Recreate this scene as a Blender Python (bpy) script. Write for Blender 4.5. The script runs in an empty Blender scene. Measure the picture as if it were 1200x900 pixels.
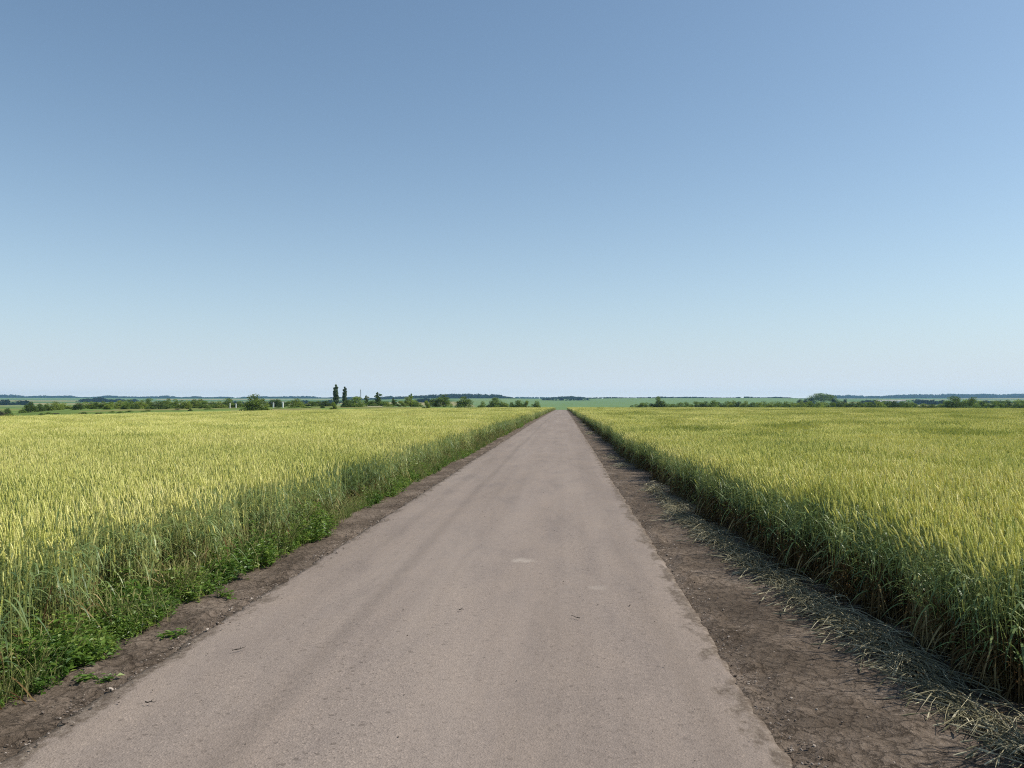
import bpy, math, random
import numpy as np
from mathutils import Vector, noise as mnoise

R = math.radians
sc = bpy.context.scene
COL = sc.collection
rs = np.random.RandomState

# ------------------------------------------------------------------ camera frame
CAM_H = 1.70
FPX, VPX, HPX = 950.0, 660.0, 471.0          # focal length, vanishing column, eye-level row of a 1200 x 900 frame
YAW = math.atan((VPX - 600) / FPX)            # camera looks a little left of the road axis
PITCH = math.atan((HPX - 450) / FPX)
cam_d = bpy.data.cameras.new('camera')
cam = bpy.data.objects.new('camera', cam_d)
COL.objects.link(cam)
cam.location = (0, 0, CAM_H)
cam.rotation_euler = (R(90) + PITCH, 0, YAW)
cam_d.sensor_width = 36
cam_d.lens = 36 * FPX / 1200
cam_d.clip_start = 0.05
cam_d.clip_end = 40000
sc.camera = cam

def spot(px, depth):
    """World x, y of the column px at a distance depth ahead."""
    t = math.atan((px - 600) / FPX) - YAW
    r = depth / math.cos(math.atan((px - 600) / FPX))
    return r * math.sin(t), r * math.cos(t)

def road_spot(px, py):
    """World x, y on level ground."""
    d = CAM_H * FPX / (py - HPX)
    return spot(px, d)

# ------------------------------------------------------------------ terrain
T_COL = np.array([-300, 0, 100, 200, 300, 400, 500, 580, 660, 750, 900, 1000, 1100, 1200, 1500], float)
T_RING = np.array([185, 230, 300, 450, 700, 1000, 1500, 2200, 3000, 4000, 6000, 7500, 13000], float)
T_Y = np.array([
 [495, 490.5, 486.5, 484, 482.5, 481, 480.5, 480.5, 481.6, 481.5, 481.5, 481.5, 481.5, 481.5, 481.5],
 [494, 487.5, 482.6, 481, 479.0, 478.0, 478, 479.5, 482.5, 482.5, 482, 482, 482, 482, 482],
 [488, 483.5, 478.8, 478.6, 477.2, 476.2, 476.6, 479, 482.5, 481.5, 481, 481, 481, 481, 481],
 [482, 480, 479.5, 477.5, 476.2, 475.8, 477, 479.5, 483, 482, 481, 480.5, 480.5, 480.5, 480],
 [478, 478, 478, 478.5, 478, 478, 478.5, 479, 481, 480.5, 479.5, 479, 479, 479, 479],
 [476.5, 476.5, 477, 477, 477, 477, 477, 477, 478.5, 478, 477.5, 477.5, 477, 477, 477],
 [475, 475, 475, 475, 475, 474.5, 473.5, 473, 474.5, 474, 474, 474, 474, 474, 474],
 [471.5, 471.5, 471.5, 472, 472, 471.5, 469.5, 468.7, 470.2, 469.5, 469, 470.5, 471, 471, 471],
 [469.7, 469.7, 470, 470, 470, 469.5, 466.8, 466.8, 467.4, 466.4, 466.4, 468, 469.2, 469.2, 469],
 [468.2, 468.2, 468, 468.4, 468.4, 468.2, 467.6, 468.5, 468.8, 467.4, 467.0, 467.4, 468.2, 468.2, 468],
 [466, 466, 466, 466.6, 466.6, 466.8, 467, 466.8, 467.2, 467.4, 467.2, 466.8, 466.4, 466, 466],
 [468, 468, 468, 468, 468, 468, 468, 468, 468, 468, 468, 468, 468, 468, 468],
 [470, 470, 470, 470, 470, 470, 470, 470, 470, 470, 470, 470, 470, 470, 470]], float)
T_Z = CAM_H - (T_Y - HPX) / FPX * T_RING[:, None]

def sstep(a, b, v):
    t = np.clip((v - a) / (b - a), 0, 1)
    return t * t * (3 - 2 * t)

def cols_of(x, y):
    r = np.hypot(x, y)
    rel = np.arctan2(x, y) + YAW
    rel = (rel + math.pi) % (2 * math.pi) - math.pi
    c = np.clip(rel, -R(48), R(48))
    return 600 + FPX * np.tan(c), np.where(np.abs(rel) < R(48), r * np.cos(c), r * math.cos(R(48)))

def field_end(px):
    """How far ahead the sown crop reaches."""
    return np.interp(px, [-300, 250, 300, 400, 480, 540, 1500], [165, 165, 190, 205, 222, 320, 320])

def ground_h(x, y):
    x = np.asarray(x, float); y = np.asarray(y, float)
    near = -3.5 * (np.clip(-x - 4, 0, 150) / 111) ** 2.4 - 0.11 * (np.clip(x - 3, 0, 260) / 92) ** 2
    near = near + 0.05 * np.sin(x * .11 + 1) * np.sin(y * .07) * np.clip(np.abs(x) / 12 - .4, 0, 1)
    px, d = cols_of(x, y)
    near = near - 1.45 * (np.clip(d, 0, 400) / 320) ** 1.7
    ci = np.clip(np.searchsorted(T_COL, px) - 1, 0, len(T_COL) - 2)
    ct = np.clip((px - T_COL[ci]) / (T_COL[ci + 1] - T_COL[ci]), 0, 1)
    ct = ct * ct * (3 - 2 * ct)
    ld = np.log(np.clip(d, 185, 12999)); lr = np.log(T_RING)
    ri = np.clip(np.searchsorted(lr, ld) - 1, 0, len(lr) - 2)
    rt = np.clip((ld - lr[ri]) / (lr[ri + 1] - lr[ri]), 0, 1)
    z0 = T_Z[ri, ci] * (1 - ct) + T_Z[ri, ci + 1] * ct
    z1 = T_Z[ri + 1, ci] * (1 - ct) + T_Z[ri + 1, ci + 1] * ct
    far = z0 * (1 - rt) + z1 * rt
    fe = field_end(px)
    w = sstep(fe + 3, fe + 22, d)
    return near * (1 - w) + far * w

def gh(x, y):
    return float(ground_h(x, y))

def vnoise(x, y, s, seed=0):
    """Smooth value noise, vectorised."""
    x = np.asarray(x, float) * s + seed * 17.3; y = np.asarray(y, float) * s - seed * 9.1
    xi = np.floor(x).astype(np.int64); yi = np.floor(y).astype(np.int64)
    fx = x - xi; fy = y - yi
    fx = fx * fx * (3 - 2 * fx); fy = fy * fy * (3 - 2 * fy)
    def h(a, b):
        n = (a * 374761393 + b * 668265263 + seed * 1442695041) & 0x7fffffff
        n = ((n ^ (n >> 13)) * 1274126177) & 0x7fffffff
        return ((n ^ (n >> 16)) & 0xffff) / 65535.0
    return (h(xi, yi) * (1 - fx) + h(xi + 1, yi) * fx) * (1 - fy) + (h(xi, yi + 1) * (1 - fx) + h(xi + 1, yi + 1) * fx) * fy

def road_left(y):
    return -2.62 + 0.07 * (vnoise(y, 0, .45, 3) - .5) + 0.03 * (vnoise(y, 0, 2.3, 4) - .5) + 0.03 * (vnoise(y, 0, 6, 5) - .5) + 0.045 * (vnoise(y, 0, 15, 15) - .5)

def road_right(y):
    return 1.05 + 0.04 * (vnoise(y, 0, .4, 6) - .5) + 0.025 * (vnoise(y, 0, 2.6, 7) - .5) + 0.025 * (vnoise(y, 0, 6, 8) - .5) + 0.03 * (vnoise(y, 0, 15, 18) - .5)

def wheat_right(y):
    y = np.asarray(y, float)
    return np.interp(y, [0, 4, 9, 15, 22, 60, 330], [2.62, 2.55, 2.32, 2.12, 1.95, 1.9, 1.9]) + .28 * (vnoise(y, 0, .45, 11) - .5) + .2 * (vnoise(y, 0, 1.7, 12) - .5)

def wheat_left(y):
    y = np.asarray(y, float)
    return np.interp(y, [0, 4, 9, 15, 22, 60, 330], [-3.24, -3.26, -3.30, -3.30, -3.28, -3.2, -3.2]) - .3 * (vnoise(y, 0, .5, 13) - .5) - .2 * (vnoise(y, 0, 1.9, 14) - .5)

# ------------------------------------------------------------------ tags and mesh helpers
def tag(o, label, cat, group=None, kind=None):
    o['label'] = label; o['category'] = cat
    if group: o['group'] = group
    if kind: o['kind'] = kind
    return o

class MB:
    """Collects faces (tri or quad) with material index and a random tint per vertex."""
    def __init__(s):
        s.v, s.f, s.m, s.t = [], [], [], []
    def add(s, verts, faces, mat=0, tint=.5):
        b = len(s.v)
        s.v.extend(verts)
        s.t.extend([tint] * len(verts))
        for f in faces:
            s.f.append([b + i for i in f]); s.m.append(mat)
    def tube(s, pts, radii, n=6, mat=0, tint=.5, cap=True):
        ring, fs = [], []
        pts = [Vector(p) for p in pts]
        for i, p in enumerate(pts):
            d = (pts[min(i + 1, len(pts) - 1)] - pts[max(i - 1, 0)]).normalized()
            a = d.orthogonal().normalized() if abs(d.z) < .9 else Vector((1, 0, 0)).cross(d).normalized()
            b = d.cross(a)
            for k in range(n):
                an = 2 * math.pi * k / n
                ring.append(tuple(p + (a * math.cos(an) + b * math.sin(an)) * radii[i]))
        for i in range(len(pts) - 1):
            for k in range(n):
                fs.append((i * n + k, i * n + (k + 1) % n, (i + 1) * n + (k + 1) % n, (i + 1) * n + k))
        if cap:
            fs.append(tuple(range(n))[::-1]); fs.append(tuple((len(pts) - 1) * n + k for k in range(n)))
        s.add(ring, fs, mat, tint)
    def ribbon(s, pts, side, widths, mat=0, tint=.5):
        v, f = [], []
        side = Vector(side)
        for p, w in zip(pts, widths):
            p = Vector(p)
            v.append(tuple(p - side * w * .5)); v.append(tuple(p + side * w * .5))
        for i in range(len(pts) - 1):
            f.append((2 * i, 2 * i + 1, 2 * i + 3, 2 * i + 2))
        s.add(v, f, mat, tint)
    def box(s, x0, x1, y0, y1, z0, z1, mat=0, tint=.5):
        s.add([(x0, y0, z0), (x1, y0, z0), (x1, y1, z0), (x0, y1, z0), (x0, y0, z1), (x1, y0, z1), (x1, y1, z1), (x0, y1, z1)],
              [(0, 3, 2, 1), (4, 5, 6, 7), (0, 1, 5, 4), (1, 2, 6, 5), (2, 3, 7, 6), (3, 0, 4, 7)], mat, tint)
    def mesh(s, name, mats, smooth=False):
        me = bpy.data.meshes.new(name)
        me.from_pydata(s.v, [], s.f)
        for m in mats: me.materials.append(m)
        me.polygons.foreach_set('material_index', np.array(s.m, np.int32))
        a = me.attributes.new('tint', 'FLOAT', 'POINT')
        a.data.foreach_set('value', np.array(s.t, np.float32))
        if smooth: me.polygons.foreach_set('use_smooth', np.ones(len(s.f), bool))
        me.update()
        return me

def link(name, me, parent=None, loc=None):
    o = bpy.data.objects.new(name, me)
    COL.objects.link(o)
    if parent: o.parent = parent
    if loc is not None: o.location = loc
    return o

def quad_mesh(name, verts, quads, mats, tint=None, extra=None, smooth=False):
    """Fast mesh from numpy arrays of verts (n,3) and quads (m,4)."""
    me = bpy.data.meshes.new(name)
    nq = len(quads)
    me.vertices.add(len(verts)); me.vertices.foreach_set('co', np.asarray(verts, np.float32).ravel())
    me.loops.add(nq * 4); me.loops.foreach_set('vertex_index', np.asarray(quads, np.int32).ravel())
    me.polygons.add(nq)
    me.polygons.foreach_set('loop_start', np.arange(0, nq * 4, 4, dtype=np.int32))
    for m in mats: me.materials.append(m)
    if smooth: me.polygons.foreach_set('use_smooth', np.ones(nq, bool))
    me.update(calc_edges=True); me.validate()
    if tint is not None:
        a = me.attributes.new('tint', 'FLOAT', 'POINT'); a.data.foreach_set('value', np.asarray(tint, np.float32))
    if extra is not None:
        a = me.attributes.new('land', 'FLOAT_COLOR', 'POINT'); a.data.foreach_set('color', np.asarray(extra, np.float32).ravel())
    return me

def grid_quads(nr, nc, wrap=False):
    i = np.arange(nr - 1)[:, None]; j = np.arange(nc if wrap else nc - 1)[None, :]
    a = i * nc + j; b = i * nc + (j + 1) % nc
    return np.stack([a, b, b + nc, a + nc], -1).reshape(-1, 4)

# ------------------------------------------------------------------ materials
def mat(name):
    m = bpy.data.materials.new(name); m.use_nodes = True
    nt = m.node_tree; nt.nodes.clear()
    return m, nt, nt.nodes, nt.links

def nd(N, t, **kw):
    n = N.new(t)
    for k, v in kw.items():
        if k == 'inp':
            for a, b in v.items(): n.inputs[a].default_value = b
        else: setattr(n, k, v)
    return n

def c4(c): return (c[0], c[1], c[2], 1)

def ramp(N, stops, interp='LINEAR'):
    r = N.new('ShaderNodeValToRGB'); r.color_ramp.interpolation = interp
    e = r.color_ramp.elements
    while len(e) < len(stops): e.new(.5)
    for x, (p, c) in zip(e, stops):
        x.position = p; x.color = c4(c)
    return r

def plant_mat(name, stops, transl=.35, field=None, gloss=.0, rough=.5, noise_scale=.35):
    """Leaf tissue: diffuse + translucent, colour drawn from a ramp by the plant's own random tint and a soft field-wide noise."""
    m, nt, N, L = mat(name)
    at = nd(N, 'ShaderNodeAttribute', attribute_name='tint')
    oi = nd(N, 'ShaderNodeObjectInfo')
    ge = nd(N, 'ShaderNodeNewGeometry')
    no = nd(N, 'ShaderNodeTexNoise', inp={'Scale': noise_scale, 'Detail': 3.0})
    L.new(ge.outputs['Position'], no.inputs['Vector'])
    a = nd(N, 'ShaderNodeMath', operation='MULTIPLY_ADD', inp={1: .22, 2: -.11}); L.new(oi.outputs['Random'], a.inputs[0])
    b = nd(N, 'ShaderNodeMath', operation='MULTIPLY_ADD', inp={1: 1.4, 2: -.7}); L.new(no.outputs['Fac'], b.inputs[0])
    s1 = nd(N, 'ShaderNodeMath', operation='ADD'); L.new(a.outputs[0], s1.inputs[0]); L.new(b.outputs[0], s1.inputs[1])
    s2 = nd(N, 'ShaderNodeMath', operation='ADD'); L.new(s1.outputs[0], s2.inputs[0]); L.new(at.outputs['Fac'], s2.inputs[1])
    r = ramp(N, stops); L.new(s2.outputs[0], r.inputs[0])
    d = nd(N, 'ShaderNodeBsdfDiffuse'); t = nd(N, 'ShaderNodeBsdfTranslucent')
    L.new(r.outputs[0], d.inputs[0]); L.new(r.outputs[0], t.inputs[0])
    mx = nd(N, 'ShaderNodeMixShader', inp={0: transl}); L.new(d.outputs[0], mx.inputs[1]); L.new(t.outputs[0], mx.inputs[2])
    out = nd(N, 'ShaderNodeOutputMaterial')
    last = mx
    if gloss:
        g = nd(N, 'ShaderNodeBsdfGlossy', inp={'Roughness': rough}); g.inputs[0].default_value = (1, 1, 1, 1)
        m2 = nd(N, 'ShaderNodeMixShader', inp={0: gloss}); L.new(mx.outputs[0], m2.inputs[1]); L.new(g.outputs[0], m2.inputs[2]); last = m2
    L.new(last.outputs[0], out.inputs[0])
    return m

def simple_mat(name, color, rough=.8, scale=6, var=.15, bump=0):
    m, nt, N, L = mat(name)
    tc = nd(N, 'ShaderNodeTexCoord')
    no = nd(N, 'ShaderNodeTexNoise', inp={'Scale': scale, 'Detail': 5.0}); L.new(tc.outputs['Object'], no.inputs['Vector'])
    r = ramp(N, [(.25, [c * (1 - var) for c in color]), (.75, [c * (1 + var) for c in color])]); L.new(no.outputs['Fac'], r.inputs[0])
    p = nd(N, 'ShaderNodeBsdfPrincipled', inp={'Roughness': rough}); L.new(r.outputs[0], p.inputs['Base Color'])
    if bump:
        b = nd(N, 'ShaderNodeBump', inp={'Strength': bump, 'Distance': .02}); L.new(no.outputs['Fac'], b.inputs['Height']); L.new(b.outputs[0], p.inputs['Normal'])
    o = nd(N, 'ShaderNodeOutputMaterial'); L.new(p.outputs[0], o.inputs[0])
    return m

M = {}
M['ear'] = plant_mat('wheat_ear', [(0, (.34, .40, .085)), (.42, (.71, .70, .20)), (.8, (.84, .79, .31)), (1, (.86, .80, .38))], .38, gloss=.03)
M['stem'] = plant_mat('wheat_stem', [(0, (.19, .27, .088)), (.5, (.39, .43, .135)), (1, (.48, .46, .19))], .35, gloss=.03)
M['leaf'] = plant_mat('wheat_leaf', [(0, (.10, .17, .072)), (.55, (.215, .295, .10)), (1, (.41, .45, .155))], .42, gloss=.03, rough=.45)
M['dry'] = plant_mat('dry_leaf', [(0, (.085, .052, .025)), (.5, (.17, .115, .052)), (1, (.42, .34, .17))], .25)
M['weed'] = plant_mat('weed_leaf', [(0, (.05, .115, .017)), (.5, (.125, .225, .032)), (1, (.30, .38, .075))], .45, gloss=.03, rough=.45, noise_scale=1.2)
M['grass'] = plant_mat('verge_grass', [(0, (.07, .14, .025)), (.5, (.15, .22, .06)), (1, (.36, .34, .15))], .4, noise_scale=.9)
M['straw'] = plant_mat('fallen_stalk', [(0, (.14, .135, .08)), (.5, (.27, .24, .145)), (1, (.68, .61, .42))], .2, gloss=.03)
def tree_mat(name, c):
    return plant_mat(name, [(0, [q * .62 for q in c]), (.5, c), (1, [q * 1.55 for q in c])], .35, noise_scale=.5)
M['t_mid'] = tree_mat('leaf_mid', (.165, .23, .055))
M['t_light'] = tree_mat('leaf_light', (.23, .29, .065))
M['t_dark'] = tree_mat('leaf_dark', (.105, .155, .045))
M['t_yellow'] = tree_mat('leaf_yellow', (.20, .26, .05))
M['t_poplar'] = tree_mat('leaf_poplar', (.11, .15, .085))
M['t_scrub'] = tree_mat('leaf_scrub', (.14, .14, .085))
M['t_wood'] = tree_mat('leaf_wood', (.026, .042, .026))
M['bark'] = simple_mat('bark', (.13, .10, .075), .9, 8, .3, .4)
M['white'] = simple_mat('white_paint', (.80, .79, .76), .7, 3, .06)
M['roof'] = simple_mat('roof_sheet', (.42, .40, .38), .7, 3, .15)
M['steel'] = simple_mat('galvanised_steel', (.25, .26, .28), .5, 3, .1)
M['stone'] = plant_mat('stone_grain', [(0, (.085, .068, .056)), (.55, (.17, .14, .12)), (1, (.36, .31, .27))], 0, noise_scale=2)
M['twig'] = simple_mat('twig_bark', (.035, .028, .022), .9, 30, .3)

def soil_nodes(N, L, coord):
    n1 = nd(N, 'ShaderNodeTexNoise', inp={'Scale': 1.1, 'Detail': 6.0, 'Roughness': .6}); L.new(coord, n1.inputs['Vector'])
    n2 = nd(N, 'ShaderNodeTexNoise', inp={'Scale': 22.0, 'Detail': 6.0, 'Roughness': .7}); L.new(coord, n2.inputs['Vector'])
    mx = nd(N, 'ShaderNodeMath', operation='MULTIPLY_ADD', inp={1: .55}); L.new(n1.outputs['Fac'], mx.inputs[0])
    h = nd(N, 'ShaderNodeMath', operation='MULTIPLY', inp={1: .45}); L.new(n2.outputs['Fac'], h.inputs[0]); L.new(h.outputs[0], mx.inputs[2])
    return n1, n2, mx

# dirt shoulders: dark trodden earth, paler dusty scabs
m, nt, N, L = mat('trodden_earth'); M['dirt'] = m
ge = nd(N, 'ShaderNodeNewGeometry')
n1, n2, mx = soil_nodes(N, L, ge.outputs['Position'])
r = ramp(N, [(.34, (.058, .043, .032)), (.47, (.108, .082, .062)), (.55, (.168, .130, .102)), (.66, (.28, .225, .18))]); L.new(mx.outputs[0], r.inputs[0])
vo = nd(N, 'ShaderNodeTexVoronoi', feature='DISTANCE_TO_EDGE', inp={'Scale': 9.0})
w = nd(N, 'ShaderNodeMixRGB', blend_type='ADD', inp={0: .12}); L.new(ge.outputs['Position'], w.inputs[1]); L.new(n2.outputs['Color'], w.inputs[2]); L.new(w.outputs[0], vo.inputs['Vector'])
cr = nd(N, 'ShaderNodeMapRange', inp={1: 0.0, 2: .05, 3: .62, 4: 1.0}); cr.inputs[3].default_value = .45; L.new(vo.outputs['Distance'], cr.inputs[0])
mm = nd(N, 'ShaderNodeMixRGB', blend_type='MULTIPLY', inp={0: .75}); L.new(r.outputs[0], mm.inputs[1]); L.new(cr.outputs[0], mm.inputs[2])
n3 = nd(N, 'ShaderNodeTexNoise', inp={'Scale': 70.0, 'Detail': 4.0}); L.new(ge.outputs['Position'], n3.inputs['Vector'])
hh = nd(N, 'ShaderNodeMath', operation='ADD'); L.new(n2.outputs['Fac'], hh.inputs[0])
h3 = nd(N, 'ShaderNodeMath', operation='MULTIPLY', inp={1: .4}); L.new(n3.outputs['Fac'], h3.inputs[0]); L.new(h3.outputs[0], hh.inputs[1])
hc = nd(N, 'ShaderNodeMath', operation='MULTIPLY_ADD', inp={1: .35}); L.new(cr.outputs[0], hc.inputs[0]); L.new(hh.outputs[0], hc.inputs[2])
bp = nd(N, 'ShaderNodeBump', inp={'Strength': .9, 'Distance': .03}); L.new(hc.outputs[0], bp.inputs['Height'])
p = nd(N, 'ShaderNodeBsdfPrincipled', inp={'Roughness': .95, 'Specular IOR Level': .15}); L.new(mm.outputs[0], p.inputs['Base Color']); L.new(bp.outputs[0], p.inputs['Normal'])
o = nd(N, 'ShaderNodeOutputMaterial'); L.new(p.outputs[0], o.inputs[0])

# ground: land-use colour times natural mottling
m, nt, N, L = mat('land'); M['land'] = m
at = nd(N, 'ShaderNodeAttribute', attribute_name='land')
ge = nd(N, 'ShaderNodeNewGeometry')
na = nd(N, 'ShaderNodeTexNoise', inp={'Scale': .35, 'Detail': 8.0, 'Roughness': .65}); L.new(ge.outputs['Position'], na.inputs['Vector'])
nb = nd(N, 'ShaderNodeTexNoise', inp={'Scale': .018, 'Detail': 5.0, 'Roughness': .6}); L.new(ge.outputs['Position'], nb.inputs['Vector'])
ra = ramp(N, [(.3, (.72, .74, .7)), (.7, (1.3, 1.25, 1.2))]); L.new(na.outputs['Fac'], ra.inputs[0])
rb = ramp(N, [(.3, (.85, .88, .85)), (.7, (1.17, 1.12, 1.1))]); L.new(nb.outputs['Fac'], rb.inputs[0])
m1 = nd(N, 'ShaderNodeMixRGB', blend_type='MULTIPLY', inp={0: 1}); L.new(at.outputs['Color'], m1.inputs[1]); L.new(ra.outputs[0], m1.inputs[2])
m2 = nd(N, 'ShaderNodeMixRGB', blend_type='MULTIPLY', inp={0: 1}); L.new(m1.outputs[0], m2.inputs[1]); L.new(rb.outputs[0], m2.inputs[2])
d = nd(N, 'ShaderNodeBsdfDiffuse'); L.new(m2.outputs[0], d.inputs[0])
o = nd(N, 'ShaderNodeOutputMaterial'); L.new(d.outputs[0], o.inputs[0])

# road: old dusty asphalt with worn wheel lines, chippings and pale dust
m, nt, N, L = mat('worn_asphalt'); M['road'] = m
ge = nd(N, 'ShaderNodeNewGeometry'); P = ge.outputs['Position']
sx = nd(N, 'ShaderNodeSeparateXYZ'); L.new(P, sx.inputs[0])
def stretched(sxv, syv):
    mp = nd(N, 'ShaderNodeMapping'); mp.inputs['Scale'].default_value = (sxv, syv, 1); L.new(P, mp.inputs['Vector']); return mp.outputs[0]
big = nd(N, 'ShaderNodeTexNoise', inp={'Scale': .9, 'Detail': 6.0, 'Roughness': .62}); L.new(stretched(1, .10), big.inputs['Vector'])
rbig = ramp(N, [(.28, (.206, .167, .143)), (.5, (.240, .196, .170)), (.75, (.270, .224, .195))]); L.new(big.outputs['Fac'], rbig.inputs[0])
stk = nd(N, 'ShaderNodeTexNoise', inp={'Scale': 3.2, 'Detail': 4.0, 'Roughness': .6}); L.new(stretched(1, .012), stk.inputs['Vector'])
rst = ramp(N, [(.3, (.92, .918, .915)), (.52, (1, 1, 1)), (.72, (1.04, 1.035, 1.03))]); L.new(stk.outputs['Fac'], rst.inputs[0])
c1 = nd(N, 'ShaderNodeMixRGB', blend_type='MULTIPLY', inp={0: 1}); L.new(rbig.outputs[0], c1.inputs[1]); L.new(rst.outputs[0], c1.inputs[2])
# two smoother, darker wheel lines
wob = nd(N, 'ShaderNodeTexNoise', inp={'Scale': .06, 'Detail': 2.0}); L.new(P, wob.inputs['Vector'])
xo = nd(N, 'ShaderNodeMath', operation='MULTIPLY_ADD', inp={1: .5}); L.new(wob.outputs['Fac'], xo.inputs[0]); L.new(sx.outputs['X'], xo.inputs[2])
def band(x0, hw, lo):
    a = nd(N, 'ShaderNodeMath', operation='SUBTRACT', inp={1: x0 + .25}); L.new(xo.outputs[0], a.inputs[0])
    b = nd(N, 'ShaderNodeMath', operation='ABSOLUTE'); L.new(a.outputs[0], b.inputs[0])
    q = nd(N, 'ShaderNodeMapRange', interpolation_type='SMOOTHSTEP', inp={1: 0.0, 2: hw, 3: lo, 4: 1.0}); L.new(b.outputs[0], q.inputs[0])
    return q.outputs[0]
prev = c1.outputs[0]
for x0, hw, lo in ((-1.64, .13, .86), (.62, .28, .95), (-.55, .40, 1.03), (-2.2, .25, .97)):
    mu = nd(N, 'ShaderNodeMixRGB', blend_type='MULTIPLY', inp={0: 1}); L.new(prev, mu.inputs[1]); L.new(band(x0, hw, lo), mu.inputs[2]); prev = mu.outputs[0]
# chippings: light and dark grains
ve = nd(N, 'ShaderNodeTexVoronoi', inp={'Scale': 105.0, 'Randomness': 1.0}); L.new(P, ve.inputs['Vector'])
sp = nd(N, 'ShaderNodeSeparateColor'); L.new(ve.outputs['Color'], sp.inputs[0])
rg = ramp(N, [(0, (.55, .54, .53)), (.07, (.84, .835, .83)), (.45, (.97, .97, .97)), (.88, (1.03, 1.03, 1.03)), (.97, (1.28, 1.26, 1.24))]); L.new(sp.outputs[0], rg.inputs[0])
pm = nd(N, 'ShaderNodeTexNoise', inp={'Scale': .8, 'Detail': 4.0, 'Roughness': .6}); L.new(stretched(1, .2), pm.inputs['Vector'])
pr = nd(N, 'ShaderNodeMapRange', inp={1: .38, 2: .66, 3: .3, 4: 1.0}); L.new(pm.outputs['Fac'], pr.inputs[0])
mg = nd(N, 'ShaderNodeMixRGB', blend_type='MULTIPLY'); L.new(pr.outputs[0], mg.inputs[0]); L.new(prev, mg.inputs[1]); L.new(rg.outputs[0], mg.inputs[2]); prev = mg.outputs[0]
fn = nd(N, 'ShaderNodeTexNoise', inp={'Scale': 26.0, 'Detail': 6.0, 'Roughness': .75}); L.new(P, fn.inputs['Vector'])
rf = ramp(N, [(.3, (.84, .835, .83)), (.5, (1, 1, 1)), (.7, (1.11, 1.105, 1.10))]); L.new(fn.outputs['Fac'], rf.inputs[0])
mf = nd(N, 'ShaderNodeMixRGB', blend_type='MULTIPLY', inp={0: .9}); L.new(prev, mf.inputs[1]); L.new(rf.outputs[0], mf.inputs[2]); prev = mf.outputs[0]
# dark pits where chippings have gone
vp = nd(N, 'ShaderNodeTexVoronoi', inp={'Scale': 17.0}); L.new(P, vp.inputs['Vector'])
sp2 = nd(N, 'ShaderNodeSeparateColor'); L.new(vp.outputs['Color'], sp2.inputs[0])
rr_ = nd(N, 'ShaderNodeMapRange', inp={1: .55, 2: 1.0, 3: 0.0, 4: .30}); L.new(sp2.outputs[1], rr_.inputs[0])
lt = nd(N, 'ShaderNodeMath', operation='LESS_THAN'); L.new(vp.outputs['Distance'], lt.inputs[0]); L.new(rr_.outputs[0], lt.inputs[1])
pk_ = nd(N, 'ShaderNodeMath', operation='MULTIPLY', inp={1: .55}); L.new(lt.outputs[0], pk_.inputs[0])
pmk = nd(N, 'ShaderNodeMath', operation='MULTIPLY'); L.new(pk_.outputs[0], pmk.inputs[0]); L.new(pr.outputs[0], pmk.inputs[1])
mpt = nd(N, 'ShaderNodeMixRGB', inp={2: (.085, .068, .057, 1)}); L.new(pmk.outputs[0], mpt.inputs[0]); L.new(prev, mpt.inputs[1]); prev = mpt.outputs[0]
# broad uneven patches, some greyer, some dustier
np_ = nd(N, 'ShaderNodeTexNoise', inp={'Scale': 1.7, 'Detail': 8.0, 'Roughness': .7, 'Distortion': .4}); L.new(stretched(1, .3), np_.inputs['Vector'])
rp = ramp(N, [(.34, (.84, .845, .86)), (.47, (.98, .98, .98)), (.6, (1.05, 1.04, 1.02)), (.7, (1.12, 1.10, 1.06))]); L.new(np_.outputs['Fac'], rp.inputs[0])
mq = nd(N, 'ShaderNodeMixRGB', blend_type='MULTIPLY', inp={0: .8}); L.new(prev, mq.inputs[1]); L.new(rp.outputs[0], mq.inputs[2]); prev = mq.outputs[0]
# pale scuffs
for (px, py, rad, amt) in ((617, 660, .15, .34), (699, 691, .09, .14)):
    x0, y0 = road_spot(px, py)
    ds = nd(N, 'ShaderNodeVectorMath', operation='SUBTRACT'); ds.inputs[1].default_value = (x0, y0, .03); L.new(P, ds.inputs[0])
    le = nd(N, 'ShaderNodeVectorMath', operation='LENGTH'); L.new(ds.outputs[0], le.inputs[0])
    ad = nd(N, 'ShaderNodeMath', operation='MULTIPLY_ADD', inp={1: .8, 2: -.40}); L.new(np_.outputs['Fac'], ad.inputs[0])
    a2 = nd(N, 'ShaderNodeMath', operation='ADD'); L.new(le.outputs['Value'], a2.inputs[0]); L.new(ad.outputs[0], a2.inputs[1])
    q = nd(N, 'ShaderNodeMapRange', interpolation_type='SMOOTHSTEP', inp={1: rad * .2, 2: rad, 3: amt, 4: 0.0}); L.new(a2.outputs[0], q.inputs[0])
    mp = nd(N, 'ShaderNodeMixRGB', inp={2: (.52, .46, .40, 1)}); L.new(q.outputs[0], mp.inputs[0]); L.new(prev, mp.inputs[1]); prev = mp.outputs[0]
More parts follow.
